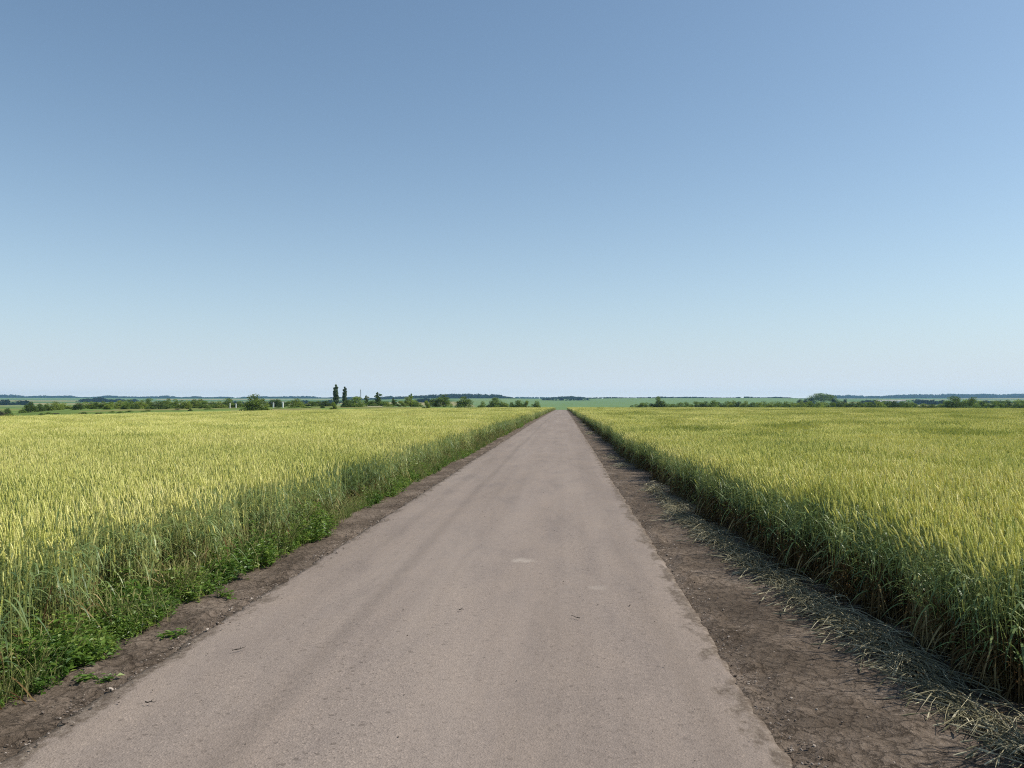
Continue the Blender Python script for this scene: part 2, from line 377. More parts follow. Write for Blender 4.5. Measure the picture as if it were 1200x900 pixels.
# earth washed over both edges
ed = nd(N, 'ShaderNodeMath', operation='ADD', inp={1: .785}); L.new(sx.outputs['X'], ed.inputs[0])
ea = nd(N, 'ShaderNodeMath', operation='ABSOLUTE'); L.new(ed.outputs[0], ea.inputs[0])
en0 = nd(N, 'ShaderNodeTexNoise', inp={'Scale': 4.5, 'Detail': 8.0, 'Roughness': .72}); L.new(stretched(1, .5), en0.inputs['Vector'])
en = nd(N, 'ShaderNodeMath', operation='MULTIPLY_ADD', inp={1: .9, 2: -.45}); L.new(en0.outputs['Fac'], en.inputs[0])
es = nd(N, 'ShaderNodeMath', operation='ADD'); L.new(ea.outputs[0], es.inputs[0]); L.new(en.outputs[0], es.inputs[1])
eq = nd(N, 'ShaderNodeMapRange', interpolation_type='SMOOTHSTEP', inp={1: 1.70, 2: 1.83, 3: 0.0, 4: .95}); L.new(es.outputs[0], eq.inputs[0])
rs_ = ramp(N, [(.32, (.07, .052, .040)), (.5, (.125, .097, .076)), (.66, (.24, .20, .165))]); L.new(fn.outputs['Fac'], rs_.inputs[0])
me_ = nd(N, 'ShaderNodeMixRGB'); L.new(rs_.outputs[0], me_.inputs[2]); L.new(eq.outputs[0], me_.inputs[0]); L.new(prev, me_.inputs[1]); prev = me_.outputs[0]
hb = nd(N, 'ShaderNodeMath', operation='MULTIPLY_ADD', inp={1: .6}); L.new(fn.outputs['Fac'], hb.inputs[0]); L.new(ve.outputs['Distance'], hb.inputs[2])
bp = nd(N, 'ShaderNodeBump', inp={'Strength': .4, 'Distance': .007}); L.new(hb.outputs[0], bp.inputs['Height'])
p = nd(N, 'ShaderNodeBsdfPrincipled', inp={'Roughness': .9, 'Specular IOR Level': .2}); L.new(prev, p.inputs['Base Color']); L.new(bp.outputs[0], p.inputs['Normal'])
o = nd(N, 'ShaderNodeOutputMaterial'); L.new(p.outputs[0], o.inputs[0])

# ------------------------------------------------------------------ ground sheet
front = np.radians(np.arange(-44, 44, .13)); rest = np.radians(np.arange(44, 316, 4.0))
ang = np.concatenate([front, rest]) - YAW
rad = np.concatenate([[.02], np.geomspace(1.2, 13000, 190)])
A, RR = np.meshgrid(ang, rad)
X = RR * np.sin(A); Y = RR * np.cos(A)
Z = ground_h(X, Y)
strip = (np.abs(X + .6) < 3.6) & (RR < 200)
Z = np.where((RR < 420) & (np.abs(X + .6) < 9), Z - .03, Z)
PXc, DD = cols_of(X, Y)
def land_colour(px, d, x, y):
    out = np.zeros(px.shape + (4,)); out[..., 3] = 1
    def put(mask, c): out[mask, :3] = c
    n = vnoise(x, y, .012, 21); n2 = vnoise(x, y, .035, 22)
    out[..., :3] = np.array((.13, .19, .06))[None, None] * (0.8 + .5 * n2[..., None])
    olive = (n * .6 + n2 * .4 > .62)
    out[olive, :3] = (.20, .20, .085)
    pal = np.array([(.12, .19, .08), (.19, .21, .09), (.085, .15, .06), (.27, .25, .13), (.14, .22, .085), (.10, .17, .075), (.22, .22, .11)])
    ld = np.log(np.clip(d, 1, 1e6))
    bandi = np.floor(ld * 5.5 + .0015 * px + .35 * np.sin(px * .011)).astype(int)
    cell = np.floor((px + bandi * 37.0) / (85 + (bandi % 4) * 30)).astype(int)
    hsh = ((bandi * 7349 + cell * 9151 + 77) % 1009) % len(pal)
    far = d > 620
    out[far, :3] = pal[hsh][far]
    gf = (px > 548 + 10 * np.sin(ld * 3)) & (px < 968 + (ld - 7) * 30) & (d > 420) & (d < 3300)
    out[gf, :3] = np.array((.132, .205, .09))
    gf2 = gf & (d > 1500) & (px < 610)
    out[gf2, :3] = np.array((.15, .22, .098))
    near = d < field_end(px) + 5
    out[near, :3] = (.10, .078, .056)
    return out
LC = land_colour(PXc, DD, X, Y)
V = np.stack([X, Y, Z], -1).reshape(-1, 3)
me = quad_mesh('ground', V, grid_quads(len(rad), len(ang), True), [M['land']], extra=LC.reshape(-1, 4), smooth=True)
g = link('ground', me); tag(g, 'rolling farmland soil, meadow and far green fields out to the horizon', 'ground', kind='structure')

# ------------------------------------------------------------------ road and shoulders
def rows_y(y0, y1, s0, k):
    ys = [y0]
    while ys[-1] < y1:
        ys.append(ys[-1] + max(s0, abs(ys[-1]) * k))
    return np.array(ys)
ys = rows_y(-2, 420, .028, .005)
ts = np.concatenate([[0, 0], np.linspace(0.012, .988, 17), [1, 1]])
xl, xr = road_left(ys), road_right(ys)
X = xl[:, None] + (xr - xl)[:, None] * ts[None]
X[:, 0] -= .035; X[:, -1] += .035
Yg = np.repeat(ys[:, None], len(ts), 1)
Z = ground_h(X, Yg) + .020 + .012 * np.cos((X + .785) / 1.83 * 1.4)
Z += .003 * (vnoise(X, Yg, .35, 31) - .5)
Z[:, 1] -= .006; Z[:, -2] -= .006
Z[:, 0] -= .07; Z[:, -1] -= .07
me = quad_mesh('road', np.stack([X, Yg, Z], -1).reshape(-1, 3), grid_quads(len(ys), len(ts)), [M['road']], smooth=True)
o = link('road', me); tag(o, 'straight narrow grey asphalt road running to the crest between two wheat fields', 'road', kind='structure')

def shoulder(name, xa, xb, label, seed, rut):
    ys = rows_y(-8, 400, .04, .012)
    nx = int(abs(xb - xa) / .035)
    xs = np.linspace(xa, xb, nx)
    X, Yg = np.meshgrid(xs, ys)
    Z = ground_h(X, Yg) - .004
    Z += .012 * (vnoise(X, Yg, 1.6, seed) - .5) + .026 * (vnoise(X, Yg, 6.5, seed + 1) - .5) + .014 * (vnoise(X, Yg, 17, seed + 2) - .5)
    road_side = np.clip(((X - road_left(Yg)) if rut < 0 else (road_right(Yg) - X)), 0, 1)
    Z += .007 - .30 * np.clip(road_side + .01, 0, 1)
    clod = np.clip(vnoise(X, Yg, 11, seed + 3) - .58, 0, 1) * .11
    edge = np.exp(-((X - rut) / .16) ** 2)
    Z += clod * (.25 + 1.0 * edge)
    me = quad_mesh(name, np.stack([X, Yg, Z], -1).reshape(-1, 3), grid_quads(len(ys), nx), [M['dirt']], smooth=True)
    return tag(link(name, me), label, 'dirt verge', kind='structure')
shoulder('dirt_shoulder', .76, 3.2, 'broad dark brown dirt shoulder between the asphalt and the shaded right wheat edge', 41, 1.2)
shoulder('dirt_shoulder', -4.4, -2.32, 'narrow dirt shoulder between the asphalt and the green weeds on the left', 51, -2.72)

# ------------------------------------------------------------------ scatter: one object holds its own tile meshes and the points they are set on
def scatter(name, tiles, mats, pts, rot, scl, idx):
    """tiles: list of MB. pts (n,3), rot (n,3), scl (n,), idx (n,) -> one mesh object whose node tree sets tile idx on each point."""
    verts, faces, mids, tint, var = [], [], [], [], []
    for k, t in enumerate(tiles):
        b = len(verts)
        verts.extend(t.v); tint.extend(t.t); var.extend([k] * len(t.v)); mids.extend(t.m)
        faces.extend([[b + i for i in f] for f in t.f])
    nb = len(verts); n = len(pts)
    allv = verts + [tuple(p) for p in pts]
    me = bpy.data.meshes.new(name)
    me.from_pydata(allv, [], faces)
    for m in mats: me.materials.append(m)
    me.polygons.foreach_set('material_index', np.array(mids, np.int32))
    def attr(nm, typ, key, arr):
        a = me.attributes.new(nm, typ, 'POINT'); a.data.foreach_set(key, arr)
    attr('tint', 'FLOAT', 'value', np.concatenate([np.array(tint, np.float32), np.zeros(n, np.float32)]))
    attr('tile', 'INT', 'value', np.concatenate([np.array(var, np.int32), np.full(n, -1, np.int32)]))
    attr('pick', 'INT', 'value', np.concatenate([np.full(nb, -1, np.int32), np.asarray(idx, np.int32)]))
    attr('turn', 'FLOAT_VECTOR', 'vector', np.concatenate([np.zeros((nb, 3), np.float32), np.asarray(rot, np.float32)]).ravel())
    attr('size', 'FLOAT', 'value', np.concatenate([np.ones(nb, np.float32), np.asarray(scl, np.float32)]))
    me.update()
    ob = link(name, me)
    ng = bpy.data.node_groups.new(name + '_scatter', 'GeometryNodeTree')
    ng.interface.new_socket('Geometry', in_out='INPUT', socket_type='NodeSocketGeometry')
    ng.interface.new_socket('Geometry', in_out='OUTPUT', socket_type='NodeSocketGeometry')
    N, L = ng.nodes, ng.links
    gi = N.new('NodeGroupInput'); go = N.new('NodeGroupOutput'); jn = N.new('GeometryNodeJoinGeometry')
    def named(nm, typ):
        a = N.new('GeometryNodeInputNamedAttribute'); a.data_type = typ; a.inputs['Name'].default_value = nm
        return [s for s in a.outputs if s.enabled and s.name == 'Attribute'][0]
    tl, pk, tn, sz = named('tile', 'INT'), named('pick', 'INT'), named('turn', 'FLOAT_VECTOR'), named('size', 'FLOAT')
    er = N.new('FunctionNodeEulerToRotation'); L.new(tn, er.inputs[0])
    def cmp_(src, val, op):
        c = N.new('FunctionNodeCompare'); c.data_type = 'INT'; c.operation = op
        ins = [s for s in c.inputs if s.enabled and s.type == 'INT']
        L.new(src, ins[0]); ins[1].default_value = val
        return c.outputs[0]
    dp = N.new('GeometryNodeDeleteGeometry'); dp.domain = 'POINT'
    L.new(gi.outputs[0], dp.inputs[0]); L.new(cmp_(tl, -1, 'NOT_EQUAL'), dp.inputs[1])
    for k in range(len(tiles)):
        dk = N.new('GeometryNodeDeleteGeometry'); dk.domain = 'POINT'
        L.new(gi.outputs[0], dk.inputs[0]); L.new(cmp_(tl, k, 'NOT_EQUAL'), dk.inputs[1])
        ip = N.new('GeometryNodeInstanceOnPoints')
        L.new(dp.outputs[0], ip.inputs['Points']); L.new(dk.outputs[0], ip.inputs['Instance'])
        L.new(cmp_(pk, k, 'EQUAL'), ip.inputs['Selection'])
        L.new(er.outputs[0], ip.inputs['Rotation']); L.new(sz, ip.inputs['Scale'])
        L.new(ip.outputs[0], jn.inputs[0])
    L.new(jn.outputs[0], go.inputs[0])
    md = ob.modifiers.new('scatter', 'NODES'); md.node_group = ng
    return ob

# ------------------------------------------------------------------ wheat
WIND = Vector((-1, .15, 0)).normalized()
def stalk(mb, rnd, x, y, lod, hmul=1.0, dry=0.0):
    h = (rnd.gauss(.80, .05) if rnd.random() < (.80 if lod or dry else .50) else rnd.uniform(.42, .80)) * hmul
    t = min(max(rnd.gauss(.5, .17), 0), 1)
    az = rnd.uniform(0, 2 * math.pi)
    ln = abs(rnd.gauss(0, .08))
    lean = Vector((math.cos(az), math.sin(az), 0)) * ln + WIND * rnd.gauss(.03, .045)
    el = rnd.uniform(.062, .092)
    def at(s):                                   # s 0..1 along the straw
        return Vector((x, y, 0)) + lean * (s ** 2.2) * h + Vector((0, 0, h * s * (1 - .12 * lean.length * s)))
    dirt = (at(1) - at(.93)).normalized()
    dirt = (dirt + lean * .9 + Vector((rnd.gauss(0, .10), rnd.gauss(0, .10), 0))).normalized()
    neck = at(1)
    sa = rnd.uniform(0, math.pi); side = Vector((math.cos(sa), math.sin(sa), 0))
    if lod == 0:
        if dry:
            mb.tube([at(0), at(.3), at(.52)], [.0026, .0024, .0022], 3, 3, rnd.uniform(0, .6), False)  # brown lower straw, also painting in shade at the right crop's foot
            mb.tube([at(.52), at(.78), neck], [.0022, .0018, .0015], 3, 1, t, False)
        else:
            mb.tube([at(0), at(.35), at(.7), neck], [.0024, .0022, .0018, .0015], 3, 1, t, False)
        prof = [.0022, .0048, .0040, .0056, .0044, .0056, .0042, .0050, .0032, .0010]
        pts = [neck + dirt * el * i / 9 + lean * (.02 * (i / 9) ** 2) for i in range(10)]
        mb.tube(pts, [q * rnd.uniform(.92, 1.12) for q in prof], 4, 0, t)
        for _ in range(3):                       # short awns at the tip
            a = pts[rnd.randint(5, 9)]
            d = (dirt + Vector((rnd.gauss(0, .25), rnd.gauss(0, .25), 0))).normalized()
            mb.ribbon([a, a + d * rnd.uniform(.015, .035)], side, [.0016, .0004], 0, t + .1)
        nl = 4 if not dry else 6; segs = 5
    elif lod == 1:
        mb.ribbon([at(.25), at(.65), neck], side, [.004, .004, .003], 1, t)
        pts = [neck, neck + dirt * el * .35, neck + dirt * el * .75, neck + dirt * el]
        mb.tube(pts, [.0026, .0062, .0053, .0012], 3, 0, t, False)
        nl = 3; segs = 3
    else:
        mb.ribbon([at(.5), neck], side, [.005, .004], 1, t)
        pts = [neck, neck + dirt * el * .5, neck + dirt * el]
        mb.tube(pts, [.0026, .0070, .0015], 3, 0, t, False)
        nl = 1; segs = 2
    hs = {0: (.15, .36, .58, .78) if not dry else (.12, .30, .22, .42, .60, .78), 1: (.36, .58, .78), 2: (.70,)}[lod]
    for k in range(nl):
        s = hs[k] + rnd.uniform(-.07, .07)
        if (k == 0 or (k == 1 and rnd.random() < .65) or (k == 2 and rnd.random() < max(.12, dry)) or (dry and k == 3 and rnd.random() < .6)) and (lod == 0 or lod == 1 and rnd.random() < .5):
            mt, tt = 3, rnd.random()             # withered lower leaf; the right crop's extra ones also deepen its shade
        else:
            mt, tt = 2, min(max(rnd.gauss(.45, .2), 0), 1)
        b = at(s); a2 = rnd.uniform(0, 2 * math.pi)
        out = Vector((math.cos(a2), math.sin(a2), 0)); sd = Vector((-out.y, out.x, rnd.uniform(-.4, .4))).normalized()
        Ln = rnd.uniform(.15, .27); up = rnd.uniform(.35, 1.25) if mt == 2 else rnd.uniform(-.6, .4); dr = rnd.uniform(.3, 1.5)
        pp = [b + out * Ln * u * (.75 + .15 * u) + Vector((0, 0, Ln * (up * u - dr * u * u))) for u in [i / segs for i in range(segs + 1)]]
        for q in pp: q.z = max(q.z, .012)
        wmax = rnd.uniform(.009, .014)
        mb.ribbon(pp, sd, [wmax * (.75 if i == 0 else (1 - (i / segs) ** 2.5) + .05) for i in range(segs + 1)], mt, tt)

def wheat_tile(seed, n, radius, lod, dry=0.0):
    rnd = random.Random(seed); mb = MB()
    for _ in range(n):
        a = rnd.uniform(0, 2 * math.pi); q = radius * math.sqrt(rnd.random())
        stalk(mb, rnd, q * math.cos(a), q * math.sin(a), lod, 1.0, dry)
    return mb

N0, N1, N2 = 9, 6, 5
FAR_TILES = [wheat_tile(200 + i, 500, .76, 1) for i in range(N1)] + [wheat_tile(300 + i, 2900, 2.25, 2) for i in range(N2)]
TILES = [wheat_tile(100 + i, 76, .29, 0) for i in range(N0)] + FAR_TILES
TILES_R = [wheat_tile(150 + i, 88, .29, 0, .9) for i in range(N0)] + FAR_TILES  # more withered leaves, their brown also standing in for the face's deep shade

def jgrid(x0, x1, y0, y1, s, rng):
    gx, gy = np.meshgrid(np.arange(x0, x1, s), np.arange(y0, y1, s * .88))
    gx = gx + (np.arange(gx.shape[0]) % 2)[:, None] * s * .5
    gx = gx.ravel() + rng.uniform(-.3, .3, gx.size) * s; gy = gy.ravel() + rng.uniform(-.3, .3, gy.size) * s
    return gx, gy

def wheat_points(side, seed):
    rng = rs(seed); P, I = [], []
    def inside(x, y, marg):
        e = wheat_right(y) if side > 0 else wheat_left(y)
        return (x - e > marg) if side > 0 else (e - x > marg)
    lim = 240
    for (s, y0, y1, base, cnt, marg, strip) in (
            (.40, -4, 22, 0, N0, .12, None), (1.05, 21, 60, N0, N1, .55, None), (3.0, 58.5, 325, N0 + N1, N2, 1.6, None),
            (.40, 22, 75, 0, N0, .12, 1.15), (.8, 75, 322, N0, N1, .4, 2.6)):
        xa, xb = (0, lim) if side > 0 else (-lim, 0)
        xr_ = (1, min(lim, y1 * .85 + 12)) if side > 0 else (-min(lim, y1 * .95 + 12), -2)
        x, y = jgrid(xr_[0], xr_[1], y0, y1, s, rng)
        px, d = cols_of(x, y)
        ok = inside(x, y, marg) & (d < field_end(px) + 1)
        e = wheat_right(y) if side > 0 else wheat_left(y)
        if strip is not None: ok &= np.abs(x - e) < strip
        view = (np.abs(x) < 3.2 + np.clip(y, 0, None) * (.68 if side > 0 else .82) + (6 if s < 1 else 9))
        ok &= view & ((y > -1) | (np.abs(x) < 7))
        x, y = x[ok], y[ok]
        P.append(np.stack([x, y, ground_h(x, y) - .03], -1)); I.append(base + rng.randint(0, cnt, len(x)))
    P = np.concatenate(P); I = np.concatenate(I)
    n = len(P)
    rot = np.stack([rng.normal(0, .03, n), rng.normal(0, .03, n), rng.uniform(-.75, .75, n)], -1)
    hv = .875 + .12 * vnoise(P[:, 0], P[:, 1], .16, 61) + .07 * vnoise(P[:, 0], P[:, 1], .55, 62) + rng.normal(0, .03, n)
    return P, rot, hv, I

WM = [M['ear'], M['stem'], M['leaf'], M['dry']]
P, rot, hv, I = wheat_points(-1, 5)
print('wheat left tiles', len(P))
o = scatter('wheat_crop', TILES, WM, P, rot, hv, I)
tag(o, 'sunlit yellow-green ripening wheat filling the field left of the road', 'wheat', kind='stuff')
P, rot, hv, I = wheat_points(1, 6)
print('wheat right tiles', len(P))
o = scatter('wheat_crop', TILES_R, WM, P, rot, hv, I)
tag(o, 'ripening green wheat right of the road with its roadside face in shade', 'wheat', kind='stuff')

# ------------------------------------------------------------------ verge weeds and grass (left), fallen stalks (right), gravel
def weed_tile(seed, n, radius, hmax):
    rnd = random.Random(seed); mb = MB()
    for _ in range(n):
        a = rnd.uniform(0, 2 * math.pi); q = radius * math.sqrt(rnd.random())
        b = Vector((q * math.cos(a), q * math.sin(a), 0)); h = hmax * rnd.uniform(.45, 1) * (1 - .5 * q / radius)
        tp = b + Vector((rnd.gauss(0, .05), rnd.gauss(0, .05), h))
        mb.ribbon([b, b.lerp(tp, .5), tp], (1, 0, 0), [.003, .003, .002], 0, .3)
        for k in range(rnd.randint(7, 13)):
            s = rnd.uniform(.12, 1); c = b.lerp(tp, s); az = rnd.uniform(0, 6.283)
            out = Vector((math.cos(az), math.sin(az), rnd.uniform(-.25, .55))).normalized()
            sd = Vector((-math.sin(az), math.cos(az), rnd.uniform(-.4, .4))).normalized()
            l = rnd.uniform(.018, .042) if rnd.random() < .55 else rnd.uniform(.035, .062); w = l * rnd.uniform(.4, .62); c0 = c + out * .006
            up = Vector((0, 0, 1)) * l * rnd.uniform(.02, .18)
            mb.add([tuple(c0), tuple(c0 + out * l * .5 + sd * w * .5 + up), tuple(c0 + out * l - up), tuple(c0 + out * l * .5 - sd * w * .5 + up)], [(0, 1, 2), (0, 2, 3)], 0, min(max(rnd.gauss(.5, .22), 0), 1))
    return mb
def grass_tile(seed, n, radius, hmax, dry):
    rnd = random.Random(seed); mb = MB()
    for _ in range(n):
        a = rnd.uniform(0, 2 * math.pi); q = radius * math.sqrt(rnd.random())
        b = Vector((q * math.cos(a), q * math.sin(a), 0)); az = rnd.uniform(0, 6.283); out = Vector((math.cos(az), math.sin(az), 0))
        h = hmax * rnd.uniform(.4, 1); bend = rnd.uniform(.1, .8) * h
        sd = Vector((-out.y, out.x, 0)); pp = [b + out * bend * u * u + Vector((0, 0, h * (u - .25 * u * u))) for u in (0, .4, .75, 1)]
        w = rnd.uniform(.004, .008)
        mb.ribbon(pp, sd, [w, w, w * .7, w * .15], 1, min(max(rnd.gauss(.75 if dry else .35, .2), 0), 1))
        if dry and rnd.random() < .3: mb.tube([pp[-1], pp[-1] + out * .02 + Vector((0, 0, .04)), pp[-1] + out * .05 + Vector((0, 0, .06))], [.002, .005, .001], 3, 1, .8)
    return mb
WT = [weed_tile(i, 13, .16, .25) for i in range(4)] + [weed_tile(20 + i, 13, .15, .40) for i in range(4)] + [grass_tile(40 + i, 40, .16, .26, False) for i in range(3)] + [grass_tile(60 + i, 36, .16, .42, True) for i in range(3)]
rng = rs(9)
y = np.concatenate([rng.uniform(-3, 14, 2100), rng.uniform(14, 45, 2300), rng.uniform(45, 318, 4200)])
edge = wheat_left(y)
wid = .10 + .34 * vnoise(y, 0, .35, 71) + .25 * (vnoise(y, 0, 1.6, 72) - .5)
u = rng.uniform(0, 1, len(y)) ** .85
x = edge - .25 + u * (wid + .3)
lush = vnoise(y, x, .28, 73)
keep = (x < -2.93 - .34 * vnoise(y, 0, .42, 76) - .14 * vnoise(y, 0, 3, 74))
x, y, u, lush = x[keep], y[keep], u[keep], lush[keep]
n = len(x); tall = rng.uniform(0, 1, n) > .22 + u * .6
weedy = (lush > .42) | ((y < 11) & (rng.uniform(0, 1, n) > .06))
pk = np.where(weedy, np.where(tall, 4, 0) + rng.randint(0, 4, n), np.where(tall, 11, 8) + rng.randint(0, 3, n))
far_mix = rng.uniform(0, 1, n) < np.where(y < 8, .14, .24)
pk = np.where(far_mix, 11 + rng.randint(0, 3, n), pk)
sz = rng.uniform(.75, 1.2, n) * (1.08 - .5 * u)
sz *= np.where(y > 45, 1.35, 1) * (.62 + .95 * vnoise(x, y, 2.1, 75))
o = scatter('weeds', WT, [M['weed'], M['grass']], np.stack([x, y, ground_h(x, y) - .01], -1), np.stack([np.zeros(n), np.zeros(n), rng.uniform(0, 6.28, n)], -1), sz, pk)
tag(o, 'bright green broadleaf weeds and grass along the foot of the left wheat', 'weeds', kind='stuff')

def straw_tile(seed, n):
    rnd = random.Random(seed); mb = MB()
    for _ in range(n):
        b = Vector((rnd.gauss(.03, .045), rnd.uniform(-.3, .3), rnd.uniform(.01, .07)))
        az = rnd.gauss(math.pi / 2, .30) + (math.pi if rnd.random() < .5 else 0)
        d = Vector((math.cos(az) - .12, math.sin(az), 0)).normalized(); L_ = rnd.uniform(.12, .36)
        arch = rnd.uniform(-.01, .045); t = min(max(rnd.gauss(.45, .25), 0), 1)
        cv = Vector((-d.y, d.x, 0)) * rnd.gauss(0, .05)
        pp = [b + d * L_ * u + cv * u * u * 2 + Vector((0, 0, arch * 4 * u * (1 - u))) for u in (0, .25, .5, .75, 1)]
        if rnd.random() < .55:
            mb.tube(pp, [.0019] * 4 + [.0014], 3, 0, t, False)
            if rnd.random() < .7:
                e = pp[-1]; dd = (pp[-1] - pp[-2]).normalized()
                mb.tube([e, e + dd * .03, e + dd * .06, e + dd * .085], [.0025, .0052, .0046, .001], 4, 0, min(t + .15, 1))
        else:
            mb.ribbon(pp, Vector((-d.y, d.x, rnd.uniform(-.5, .5))).normalized(), [.004, .007, .007, .005, .001], 0 if rnd.random() < .95 else 1, t)
    return mb
ST = [straw_tile(500 + i, 27) for i in range(8)]
y = np.concatenate([rng.uniform(1.5, 22, 330), rng.uniform(22, 80, 150), rng.uniform(80, 165, 80)])
dens = vnoise(y, 0, .3, 81) * .6 + vnoise(y, 0, 1.1, 82) * .4
x = wheat_right(y) - .37 + rng.normal(0, .03, len(y)) + .06 * (vnoise(y, 0, .8, 83) - .5)
k = (dens + rng.uniform(-.15, .25, len(y)) > np.where(y < 14, .40, .80)) & (x > road_right(y) + .25)
x, y = x[k], y[k]; n = len(x)
o = scatter('fallen_straw', ST, [M['straw'], M['dry']], np.stack([x, y, ground_h(x, y) - .005], -1), np.stack([np.zeros(n), np.zeros(n), rng.normal(0, .25, n)], -1), rng.uniform(.8, 1.2, n), rng.randint(0, 8, n))
tag(o, 'line of flattened pale wheat stalks lying along the dirt below the right wheat edge', 'straw', kind='stuff')

def stone_tile(seed):
    rnd = random.Random(seed); mb = MB()
    import bmesh
    bm = bmesh.new(); bmesh.ops.create_icosphere(bm, subdivisions=1, radius=1)
    sq = (rnd.uniform(.7, 1.2), rnd.uniform(.7, 1.2), rnd.uniform(.4, .75))
    vs = []
    for v in bm.verts:
        q = v.co * rnd.uniform(.75, 1.12); vs.append((q.x * sq[0], q.y * sq[1], q.z * sq[2]))
    mb.add(vs, [[w.index for w in f.verts] for f in bm.faces], 0, rnd.random())
    bm.free(); return mb
GT = [stone_tile(i) for i in range(9)]
nl, nr, nm, ns = 2600, 2200, 500, 1300
y = np.concatenate([2 + 30 * rng.uniform(0, 1, nl) ** 1.7, 2 + 30 * rng.uniform(0, 1, nr) ** 1.7, 2.5 + 22 * rng.uniform(0, 1, nm) ** 1.6, 2.5 + 22 * rng.uniform(0, 1, ns) ** 1.6])
x = np.concatenate([road_left(y[:nl]) - .05 + rng.normal(0, .07, nl), road_right(y[nl:nl + nr]) + .05 + np.abs(rng.normal(0, .11, nr)) - .04, rng.uniform(-2.5, 1.0, nm), rng.uniform(1.1, 2.3, ns)])
zz = ground_h(x, y) + np.concatenate([np.full(nl + nr, .008), np.full(nm, .036), np.full(ns, .004)])
onroad = (x > road_left(y)) & (x < road_right(y)); zz = np.where(onroad, ground_h(x, y) + .036, zz)
sz = np.concatenate([rng.gamma(2.2, .0028, nl) + .0025, rng.gamma(2.2, .0024, nr) + .0025, rng.gamma(2, .0014, nm) + .0018, rng.gamma(2, .0020, ns) + .002])
sz = np.clip(sz * .72, .0018, .017); n = len(x)
o = scatter('gravel', GT, [M['stone']], np.stack([x, y, zz], -1), rng.uniform(0, 6.28, (n, 3)) * np.array([.08, .08, 1]), sz, rng.randint(0, 9, n))
tag(o, 'loose chippings and crumbs of soil along both edges of the asphalt', 'gravel', kind='stuff')

# a few single finds on the ground
def twig(px, py, ln, az, label, cat='twig', seed=0):
    rnd = random.Random(seed); mb = MB(); x, y = road_spot(px, py)
    d = Vector((math.cos(az), math.sin(az), 0)); s = Vector((-d.y, d.x, 0))
    pp = [d * ln * (u - .5) + s * rnd.gauss(0, ln * .06) + Vector((0, 0, .004 + rnd.uniform(0, .004))) for u in (0, .25, .5, .75, 1)]
    mb.tube(pp, [.004, .0036, .003, .0024, .0015], 5)
    mb.tube([pp[2], pp[2] + (d + s).normalized() * ln * .3 + Vector((0, 0, .01))], [.0022, .001], 4)
    o = link('twig', mb.mesh('twig', [M['twig']], True), loc=(x, y, gh(x, y) + .041))
    tag(o, label, cat)
twig(283, 766, .10, 1.0, 'thin dark forked twig lying on the asphalt in the left wheel line', seed=1)
twig(180, 829, .06, .2, 'short dark twig scrap on the asphalt close to the left road edge', seed=2)
twig(674, 728, .09, 2.4, 'thin dark twig on the asphalt in front of the smaller pale scuff', seed=3)
twig(541, 719, .04, .1, 'tiny dark bark scrap on the asphalt in front of the larger pale scuff', cat='bark scrap', seed=4)

def sprig(px, py, h, label, seed):
    x, y = road_spot(px, py)
    o = link('weed_sprig', weed_tile(seed, 7, .07, h).mesh('weed_sprig', [M['weed']]), loc=(x, y, gh(x, y)))
    tag(o, label, 'weed')
sprig(272, 700, .13, 'small green weed sprig alone on the left dirt shoulder, the one farthest from the camera', 901)
sprig(105, 799, .10, 'small green weed sprig alone on the left dirt shoulder, nearest the camera', 902)
sprig(206, 743, .07, 'tiny green weed sprig on the left dirt shoulder between the two bigger sprigs', 903)

# ------------------------------------------------------------------ trees
def leaf_cloud(lobes, n, size, seed):
    """n leaf-sized quads spread through a set of ellipsoid lobes (cx,cy,cz,rx,ry,rz)."""
    rng = rs(seed); L_ = np.array(lobes)
    w = (L_[:, 3] * L_[:, 4] * L_[:, 5]) ** .72; k = rng.choice(len(L_), n, p=w / w.sum())
    d = rng.normal(size=(n, 3)); d /= np.linalg.norm(d, axis=1)[:, None]
    r = rng.uniform(.25, 1.06, n) ** .55
    c = L_[k, :3] + d * L_[k, 3:] * r[:, None]
    a = rng.normal(size=(n, 3)) + d * .0; a /= np.linalg.norm(a, axis=1)[:, None]
    b = np.cross(a, rng.normal(size=(n, 3))); b /= np.linalg.norm(b, axis=1)[:, None]
    s = (size * rng.uniform(.55, 1.3, n))[:, None]
    q = np.stack([c - a * s * .6, c + b * s * .42, c + a * s * .6, c - b * s * .42], 1)
    lt = rng.uniform(0, 1, len(L_)); tint = np.clip(.5 + (lt[k] - .5) * .5 + rng.normal(0, .13, n), 0, 1)
    return q.reshape(-1, 3), np.repeat(tint, 4)

